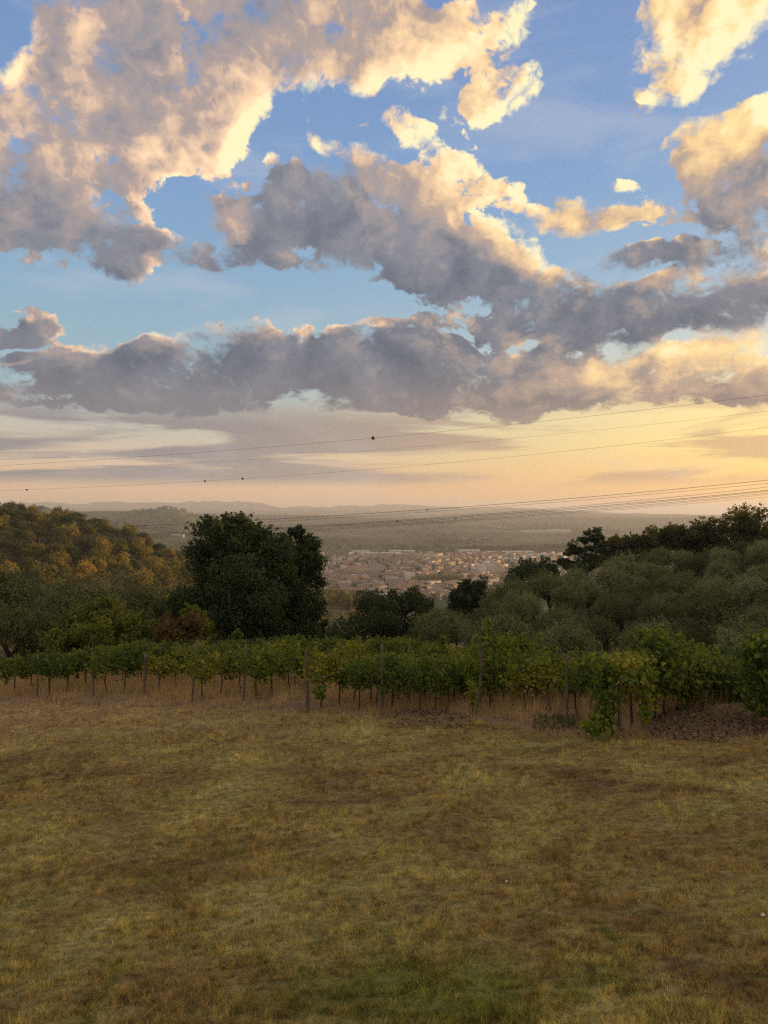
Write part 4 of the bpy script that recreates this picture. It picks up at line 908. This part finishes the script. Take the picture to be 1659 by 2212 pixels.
for pid, (cu, cv, du, dv, nm, lb) in enumerate([(925, 1554, 105, 34, 3400, 'patch of tilled brown clods in front of the centre vine rows'), (1540, 1566, 145, 40, 6500, 'wide patch of tilled brown earth in front of the right vine rows')]):
    Vs, Fs, Rs_, n_ = [], [], [], 0; c = 0
    while c < nm:
        u = rs.uniform(cu-du, cu+du); v = rs.uniform(cv-dv, cv+dv); x, y = ground_hit(u, v)
        c += 1
        ee = ((u-cu)/(du*.92))**2+((v-cv)/(dv*.92))**2+1.6*fbm(np.array([x*1.6]), np.array([y*1.6]), 3)[0]
        if rs.random() < (ee-.45)/.75: continue
        s = .012+.05*rs.random()**3; M_ = np.linalg.qr(rs.normal(size=(3, 3)))[0]
        V = (ico_v*(1+.35*rs.normal(size=ico_v.shape))*[1.2, 1, .7])@M_.T*s + [x, y, float(lawn_z(x, y))+s*.2]
        Vs.append(V); Fs.append(ico_f+n_); n_ += len(V); Rs_.append(np.full(len(V), rs.random()))
    tag(link('tilled_soil', mesh_np('tilled_soil', np.concatenate(Vs), np.concatenate(Fs), [M_clod], rnd=np.concatenate(Rs_))), lb, 'soil', kind='stuff')

def build_tall_grass():
    rs = np.random.default_rng(21)
    n = 420000; y = 13.5*np.exp(rs.random(n)*math.log(44/13.5)); x = (rs.random(n)*1.3-.66)*y
    yE = np.interp(x, EX, EY); e = y-yE + fbm(x*.8, y*.8, 3)*3.2
    a, b = in_patch(x, y); c1 = fbm(x/.5, y/.5, 3); c2 = fbm(x/2.2+4, y/2.2, 3)
    keep = (e > -.25) & ~a & ~b & (rs.random(n) < np.clip(.50+2.2*c1+1.4*c2, .04, 1)) & ~((x > 9) & (y > 19))
    x, y, e, c1, c2 = x[keep], y[keep], e[keep], c1[keep], c2[keep]; n = len(x)
    h = (.20+.62*rs.random(n)**1.1)*np.clip(.22+(e-1.0)*.26, .20, 1)*(1+1.1*c2)*(1+.7*c1)
    V, F, r_ = blades(x, y, H(x, y)-.02, np.maximum(h, .06), np.maximum(.007, y*.0005)*(.7+.6*rs.random(n)), .65, rs)
    tag(link('dry_grass', mesh_np('dry_grass', V, F, [M_dry], rnd=r_)), 'tall straw coloured dry grass standing under and in front of the vine rows', 'dry grass', kind='stuff')
build_tall_grass()
# low weeds with dark green leaves on the little mound left of the arch
C = []
for _ in range(700):
    u, v = rs.uniform(1150, 1285), rs.normal(1566, 9); x, y = ground_hit(u, v); C.append((x, y, float(lawn_z(x, y))+.02+.14*rs.random()*math.exp(-((u-1215)/50)**2)))
V, F, r_ = vine_leaves(np.array(C), np.tile([0, -.3, 1.0], (len(C), 1)), .06, rs)
tag(link('weeds', mesh_np('weeds', V, F, [M_oak], rnd=r_)), 'low dark green weeds on the little mound left of the arch', 'weeds', kind='stuff')
# pale scraps on the lawn
for (u, v, lb, w, h_) in [(1094, 1918, 'small white scrap of paper lying in the lawn right of the centre'  , .03, .012), (1648, 1992, 'pale dry leaf curled up in the lawn by the right edge', .05, .015), (1163, 1487+650, 'tiny pale straw bit in the near lawn', .03, .012)][:2]:
    x, y = ground_hit(u, v); z = float(lawn_z(x, y))+.035
    V = [(-w/2, -w*.2, 0), (0, -w*.3, h_), (w/2, -w*.15, h_*.4), (w/2, w*.25, h_*.8), (0, w*.3, h_*1.6), (-w/2, w*.2, h_*.5)]
    V += [(a, b, c-.004) for a, b, c in V]
    me = bpy.data.meshes.new('scrap'); me.from_pydata(V, [], [(0, 1, 4, 5), (1, 2, 3, 4), (11, 10, 7, 6), (10, 9, 8, 7), (0, 5, 11, 6), (2, 8, 9, 3), (0, 6, 7, 1), (1, 7, 8, 2), (3, 9, 10, 4), (4, 10, 11, 5)])
    me.materials.append(flat_mat('pale_scrap', (.62, .56, .45), .8, .1)); o = link('paper_scrap' if w < .04 else 'dry_leaf', me, None, (x, y, z)); o.rotation_euler = (.5, .2, .4); tag(o, lb, 'scrap' if w < .04 else 'leaf')

# ---------------------------------------------------------------- power lines
def cable(pts3, y_left, y_right, r, label):
    us, vs = zip(*pts3); yu = lambda u: y_left + (y_right-y_left)*(u+600)/2900
    co = np.polyfit(us, vs, 2); P = []
    for u in np.linspace(-500, 2100, 70): y = yu(u); P.append((XU(u, y), y, ZV(np.polyval(co, u), y)))
    o = link('power_cable', tube_mesh('power_cable', [tube(P, [r]*70, 5)], M_wire)); tag(o, label, 'cable', 'high voltage cables across the valley')
    return lambda u: (XU(u, yu(u)), yu(u), ZV(np.polyval(co, u), yu(u)))
c1 = cable([(0, 1006), (820, 945), (1659, 853)], 160, 95, .019, 'highest power cable, with the largest marker ball near the centre of the sky')
c2 = cable([(0, 1023), (820, 972), (1659, 888)], 168, 102, .012, 'second highest power cable, thin and without marker balls')
c3 = cable([(0, 1060), (524, 1034), (1659, 923)], 175, 108, .017, 'third power cable from the top, carrying the small marker balls')
lab = ['upper of the two top cables of the low bundle', 'lower of the two top cables of the low bundle', 'highest cable of the thick middle of the low bundle', 'second cable of the thick middle of the low bundle', 'third cable of the thick middle of the low bundle', 'fourth cable of the low bundle, counted below the top pair', 'fifth cable of the low bundle below the top pair', 'lowest cable of the low bundle']
low = []
for i, (a, b, c) in enumerate([(1137, 1107, 1037), (1143, 1112, 1044), (1155, 1126, 1052), (1158, 1128, 1059), (1160, 1131, 1061), (1162, 1134, 1065), (1164, 1136, 1068), (1168, 1138, 1073)]):
    low.append(cable([(265, a), (830, b), (1659, c)], 175+i*3, 112+i*3, (.036, .024, .030, .040, .034, .030, .026, .022)[i], 'power cable, ' + lab[i]))
def sphere(r, z=1.0, seg=12, rings=8):
    V = [(0, 0, r*z)]+[(r*math.sin(math.pi*i/rings)*math.cos(2*math.pi*k/seg), r*math.sin(math.pi*i/rings)*math.sin(2*math.pi*k/seg), r*z*math.cos(math.pi*i/rings)) for i in range(1, rings) for k in range(seg)]+[(0, 0, -r*z)]
    F = [(0, 1+k, 1+(k+1) % seg) for k in range(seg)]+[(1+i*seg+k, 1+(i+1)*seg+k, 1+(i+1)*seg+(k+1) % seg, 1+i*seg+(k+1) % seg) for i in range(rings-2) for k in range(seg)]
    n = 1+(rings-1)*seg; F += [(n, n-seg+(k+1) % seg, n-seg+k) for k in range(seg)]; return V, F
def ball(fn, u, r, label):
    p = fn(u); e = bpy.data.objects.new('marker_ball', None); COL.objects.link(e); e.location = p; tag(e, label, 'marker ball', 'aircraft marker balls on the cables')
    V, F = sphere(r); me = bpy.data.meshes.new('shell'); me.from_pydata(V, [], F); me.materials.append(M_marker); me.polygons.foreach_set('use_smooth', [True]*len(me.polygons)); link('shell', me, e)
    link('clamp', tube_mesh('clamp', [tube([(-r*1.35, 0, 0), (0, 0, 0), (r*1.35, 0, 0)], [r*.18, r*.2, r*.18], 8), tube([(0, 0, -r*1.03), (0, 0, r*1.03)], [r*.3, r*.3], 8)], M_dark), e)
ball(c1, 806, .30, 'largest dark red marker ball, alone on the highest cable'); ball(c3, 524, .22, 'round marker ball on the third cable, rightmost of its three'); ball(c3, 443, .20, 'marker ball on the third cable, the middle one'); ball(c3, 58, .20, 'marker ball on the third cable by the left edge')
for (fn, u, lb) in [(low[0], 922, 'small dark damper on the upper cable of the low bundle'), (low[3], 858, 'small dark spacer hanging on the low bundle left of the others'), (low[4], 984, 'small dark spacer on the low bundle, rightmost of three')]:
    p = fn(u); o = link('cable_spacer', tube_mesh('cable_spacer', [tube([(-.22, 0, .12), (0, 0, .02), (.22, 0, .14)], [.05, .07, .05], 6), tube([(0, 0, .05), (0, 0, -.15), (.03, 0, -.34)], [.07, .06, .07], 6)], M_dark), None, p); tag(o, lb, 'cable spacer', 'spacers on the low cables')

# ---------------------------------------------------------------- the town in the valley
def wall_m(name, c): return flat_mat(name, c, .9, .15, .4, .1)
WALLS = [wall_m('plaster_cream', (.52, .46, .37)), wall_m('plaster_rose', (.46, .37, .31)), wall_m('plaster_ochre', (.42, .34, .23)), wall_m('plaster_white', (.64, .61, .56)), wall_m('stone_wall', (.28, .23, .18))]
ROOFS = [flat_mat('terracotta_roof', (.23, .135, .10), .9, .3, .8, .1), flat_mat('old_tile_roof', (.19, .135, .11), .9, .3, .8, .1), flat_mat('flat_roof', (.34, .32, .29), .9, .15, .3, .1), flat_mat('metal_roof', (.36, .35, .33), .6, .1, .2, .3)]
M_pane = flat_mat('dark_window', (.05, .05, .055), .3, .1, 1, .5)
def house_geo(w, d, h, rt_, kind):
    V = [(-w, -d, -6), (w, -d, -6), (w, d, -6), (-w, d, -6), (-w, -d, h), (w, -d, h), (w, d, h), (-w, d, h)]; F = [(0, 1, 5, 4), (1, 2, 6, 5), (2, 3, 7, 6), (3, 0, 4, 7)]; Mi = [0]*4
    e = .35
    if kind == 'gable':
        V += [(-w-e, -d-e, h-.1), (w+e, -d-e, h-.1), (w+e, d+e, h-.1), (-w-e, d+e, h-.1), (-w-e, 0, h+rt_), (w+e, 0, h+rt_)]; F += [(8, 9, 13, 12), (10, 11, 12, 13), (8, 12, 11), (9, 10, 13), (8, 11, 10, 9)]; Mi += [1, 1, 0, 0, 0]
    elif kind == 'hip':
        V += [(-w-e, -d-e, h-.1), (w+e, -d-e, h-.1), (w+e, d+e, h-.1), (-w-e, d+e, h-.1), (-w*.45, 0, h+rt_), (w*.45, 0, h+rt_)]; F += [(8, 9, 13, 12), (10, 11, 12, 13), (8, 12, 11), (9, 10, 13), (8, 11, 10, 9)]; Mi += [1, 1, 1, 1, 0]
    else:
        V += [(-w, -d, h+.6), (w, -d, h+.6), (w, d, h+.6), (-w, d, h+.6), (-w+.3, -d+.3, h+.2), (w-.3, -d+.3, h+.2), (w-.3, d-.3, h+.2), (-w+.3, d-.3, h+.2)]
        F += [(4, 5, 9, 8), (5, 6, 10, 9), (6, 7, 11, 10), (7, 4, 8, 11), (8, 9, 13, 12), (9, 10, 14, 13), (10, 11, 15, 14), (11, 8, 12, 15), (12, 13, 14, 15)]; Mi += [0]*8+[1]
    # window openings as recessed dark panes on the two long sides
    n = max(2, int(w/1.6)); fl = max(1, int(h/3))
    for sd in (-1, 1):
        for k in range(n):
            for q in range(fl):
                cx = -w+(k+.5)*2*w/n; cz = 1.4+q*h/fl; b = len(V); yv = sd*(d+.03); V += [(cx-.45, yv, cz-.6), (cx+.45, yv, cz-.6), (cx+.45, yv, cz+.7), (cx-.45, yv, cz+.7)]; F.append((b, b+1, b+2, b+3)); Mi.append(2)
    return V, F, Mi
HM = []
def house_mesh(w, d, h, rt_, kind, wm, rm):
    V, F, Mi = house_geo(w, d, h, rt_, kind); me = bpy.data.meshes.new('house'); me.from_pydata(V, [], F)
    for m_ in (wm, rm, M_pane): me.materials.append(m_)
    me.polygons.foreach_set('material_index', Mi); me.update(); return me
random.seed(5)
for i in range(34):
    kd = random.choice(['gable', 'gable', 'hip', 'hip', 'flat']); w = random.uniform(4.5, 9); HM.append((house_mesh(w, random.uniform(4, 6), random.uniform(5, 9.5), random.uniform(1.6, 2.4), kd, random.choice(WALLS), ROOFS[2] if kd == 'flat' else random.choice(ROOFS[:2])), kd))
def town_spots(n, u0, u1, y0, y1, mind=15):
    S = []; tries = 0; cell = {}
    while len(S) < n and tries < n*60:
        tries += 1; u = random.uniform(u0, u1); y = y0*math.exp(random.random()**.9*math.log(y1/y0)); x = XU(u, y); c = (int(x//mind), int(y//mind))
        if any(math.hypot(x-a, y-b) < mind for i in (-1, 0, 1) for j in (-1, 0, 1) for a, b in cell.get((c[0]+i, c[1]+j), [])): continue
        if 880 < u < 1005 and 1265 < y < 1375: continue      # the avenue
        if fbm(np.array([x/160]), np.array([y/220]), 2)[0] > .16 and random.random() < .75: continue
        S.append((x, y, u)); cell.setdefault(c, []).append((x, y))
    return S
spots = town_spots(720, 560, 1230, 1060, 2150)
spots.sort(key=lambda s: s[1])
rest = []
for i, (x, y, u) in enumerate(spots):
    yawh = random.choice([.25, .25, 1.82])+random.gauss(0, .12) + (.5 if u > 900 else 0)
    me, kd = HM[random.randrange(len(HM))]
    if i < 262:
        o = link('house', me, None, (x, y, float(H(x, y)))); o.rotation_euler = (0, 0, yawh); s = random.uniform(.9, 1.25); o.scale = (s, s, s)
        part_ = 'near' if y < 1300 else 'middle'; sd = 'left' if u < 800 else ('centre' if u < 930 else 'right')
        ap = {'flat': 'flat roofed', 'hip': 'hip roofed', 'gable': 'gable roofed'}[kd]
        tag(o, 'small %s house among the roofs in the %s %s of the valley town' % (ap, part_, sd), 'house', '%s houses in the %s %s of the town' % (ap, part_, sd))
    else: rest.append((me, x, y, yawh))
# apartment blocks, warehouses, church
def bigb(name, u, y, w, d, h, rt_, kind, wm, rm, yaw, label, cat, group=None):
    o = link(name, house_mesh(w/2, d/2, h, rt_, kind, wm, rm), None, (XU(u, y), y, float(H(XU(u, y), y)))); o.rotation_euler = (0, 0, yaw); return tag(o, label, cat, group)
for (u, y, w, d, h, k, lb) in [(1040, 1420, 14, 13, 22, 3, 'pale apartment tower just left of the dark spreading oak'), (1072, 1440, 18, 13, 20, 0, 'cream apartment tower right beside the pale one'), (1055, 1475, 16, 12, 23, 3, 'tall white apartment block behind the two towers'),
        (905, 1840, 22, 12, 18, 1, 'rose apartment block at the far centre of the town'), (930, 1860, 16, 12, 22, 0, 'taller cream block next to the rose block'), (880, 1870, 20, 12, 16, 2, 'ochre block at the left of the far blocks'), (960, 1830, 26, 12, 14, 1, 'long rose block right of the tall cream block'),
        (885, 1320, 14, 12, 15, 3, 'white block at the left end of the tree avenue'), (770, 1500, 40, 13, 11, 2, 'long ochre palace front in the middle of the town'), (812, 1560, 34, 12, 12, 0, 'long cream building in the middle left of the town')]:
    bigb('apartment_block', u, y, w, d, h, 1.5, 'flat' if h > 13 else 'hip', WALLS[k], ROOFS[2] if h > 13 else ROOFS[0], random.uniform(-.1, .4), lb, 'apartment block')
for (u, y, w, d, h, rm, lb) in [(815, 2080, 90, 40, 8, 3, 'long pale factory roof at the far left edge of the town'), (868, 2200, 70, 40, 8, 3, 'second pale factory hall at the far edge'), (1100, 2150, 130, 50, 8, 3, 'longest pale warehouse at the far right edge'), (1060, 2000, 110, 45, 9, 1, 'brown roofed hall in front of the longest warehouse'),
        (1175, 2010, 90, 40, 8, 3, 'pale warehouse at the far right behind the oak'), (1010, 2250, 70, 40, 8, 3, 'small pale hall left of the longest warehouse'), (1120, 1850, 70, 35, 8, 3, 'white hall between the towers and the warehouses'), (780, 2200, 50, 30, 7, 3, 'small white hall at the far left of the town'),
        (1150, 4300, 120, 50, 10, 3, 'lone pale hall out in the plain beyond the town'), (1205, 4450, 140, 60, 10, 3, 'wider pale hall out in the plain'), (1080, 4800, 80, 40, 9, 3, 'faint pale shed far out in the plain'), (380, 2230, 46, 16, 5, 3, 'white sunlit hall left of the huge oak')]:
    bigb('warehouse', u, y, w, d, h, 2.0, 'gable', WALLS[3], ROOFS[rm], random.uniform(-.08, .12), lb, 'warehouse')
for i, (u, y) in enumerate([(322, 2500), (332, 2540), (345, 2520), (352, 2560), (366, 2530), (374, 2570), (383, 2525), (392, 2560), (400, 2540), (338, 2600)]):
    me = house_mesh(random.uniform(6, 11), 5, random.uniform(6, 9), 2, 'gable', WALLS[3 if i % 2 else 0], ROOFS[0]); x = XU(u, y)
    o = link('house', me, None, (x, y, float(H(x, y)))); o.rotation_euler = (0, 0, random.uniform(-.4, .4)); tag(o, 'sunlit house of the hamlet on the spur left of the huge oak', 'house', 'houses of the hamlet on the left spur')
# the rest of the far houses as one mass
Vs, Fs, Ms_ = [], [], []; n_ = 0
me = bpy.data.meshes.new('distant_houses')
for h_, x, y, yw in rest:
    c_, s_ = math.cos(yw), math.sin(yw); z = float(H(x, y))
    mi = {m_.name: k for k, m_ in enumerate(WALLS+ROOFS+[M_pane])}
    for v in h_.vertices: Vs.append((x+v.co.x*c_-v.co.y*s_, y+v.co.x*s_+v.co.y*c_, z+v.co.z))
    for p in h_.polygons:
        if p.material_index == 2: continue
        Fs.append([n_+q for q in p.vertices]); Ms_.append(mi[h_.materials[p.material_index].name])
    n_ += len(h_.vertices)
me.from_pydata(Vs, [], Fs)
for m_ in WALLS+ROOFS+[M_pane]: me.materials.append(m_)
me.polygons.foreach_set('material_index', Ms_); me.update()
tag(link('distant_houses', me), 'mass of small far roofs and walls in the back half of the valley town', 'houses', kind='stuff')
# church tower
e = bpy.data.objects.new('church_tower', None); COL.objects.link(e); x, y = XU(868, 1560), 1560; e.location = (x, y, float(H(x, y))); tag(e, 'slender brick church tower rising over the middle of the town', 'church tower')
link('shaft', house_mesh(2.6, 2.6, 21, 0, 'flat', WALLS[4], ROOFS[1]), e); sp = bpy.data.meshes.new('spire'); sp.from_pydata([(-2.7, -2.7, 21.65), (2.7, -2.7, 21.65), (2.7, 2.7, 21.65), (-2.7, 2.7, 21.65), (0, 0, 26)], [], [(0, 1, 4), (1, 2, 4), (2, 3, 4), (3, 0, 4), (3, 2, 1, 0)]); sp.materials.append(ROOFS[0]); link('spire', sp, e)
# avenue of plane trees
pl = proto('plane_tree', 11, 9, 8, 420, 1.0, M_plane, .3, 280, bot=.3, rr=.27, limbs=False, jag=.25)[1]
for row in range(2):
    for k in range(13):
        u = 893+k*8.2+row*4; y = 1290+row*34+k*2.5
        place_one('plane_tree', pl, XU(u, y), y, '%s yellow green plane tree from the left in the %s row of the town avenue' % (ORD[k], 'front' if row == 0 else 'back'), 'tree', 'plane trees of the town avenue', random.uniform(.9, 1.1))
# town trees and valley woods
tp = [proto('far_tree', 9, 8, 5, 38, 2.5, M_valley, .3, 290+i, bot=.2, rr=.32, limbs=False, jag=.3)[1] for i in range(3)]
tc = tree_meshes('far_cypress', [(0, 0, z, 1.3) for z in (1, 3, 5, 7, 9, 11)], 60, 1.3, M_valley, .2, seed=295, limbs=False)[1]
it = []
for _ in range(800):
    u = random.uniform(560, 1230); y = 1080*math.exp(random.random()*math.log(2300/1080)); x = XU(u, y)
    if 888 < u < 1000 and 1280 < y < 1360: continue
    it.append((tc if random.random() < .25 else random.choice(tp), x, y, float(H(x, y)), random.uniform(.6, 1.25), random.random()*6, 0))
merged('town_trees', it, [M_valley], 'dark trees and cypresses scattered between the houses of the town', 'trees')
it = []; rs = np.random.default_rng(33); n = 60000
yy = 1000*np.exp(rs.random(n)*math.log(7500/1000)); uu = rs.uniform(-80, 1760, n); xx = (uu-829.5)/FD*yy
den = fbm(xx/300, yy/420+3, 4) + .35*fbm(xx/60, yy/60, 2)
belt = (np.abs(yy-2480-60*np.sin(uu/90)) < 85)
town = (yy > 1050) & (yy < 2330) & (uu > 550) & (uu < 1240)
keep = ((den > .10) | (belt & (rs.random(n) < .75)) | ((yy < 1150) & (rs.random(n) < .5))) & ~town
xx, yy = xx[keep][:7500], yy[keep][:7500]; zz = H(xx, yy)
for x, y, z in zip(xx, yy, zz): it.append((tp[int(x) % 3], x, y, z-1, (.8+.6*random.random())*(1+y/9000), x % 6, 0))
merged('valley_woods', it, [M_valley], 'belts and clumps of dark trees across the valley plain beyond the town', 'woodland')

# ---------------------------------------------------------------- haze
m, nt = mat('valley_haze')
pv = N(nt, 'ShaderNodeVolumePrincipled'); pv.inputs['Color'].default_value = (*HAZE_C, 1); pv.inputs['Density'].default_value = HAZE_D; pv.inputs['Anisotropy'].default_value = .25
o_ = N(nt, 'ShaderNodeOutputMaterial'); nt.links.new(pv.outputs[0], o_.inputs['Volume'])
me = bpy.data.meshes.new('haze'); a = 62000; zb, zt_ = -145, 250
me.from_pydata([(sx*a, sy*a, z) for z in (zb, zt_) for sy in (-1, 1) for sx in (-1, 1)], [], [(0, 2, 3, 1), (4, 5, 7, 6), (0, 1, 5, 4), (2, 6, 7, 3), (0, 4, 6, 2), (1, 3, 7, 5)])
me.materials.append(m); tag(link('haze', me), kind='stuff')
print('vines', vine_n, 'objects', len(sc.objects))
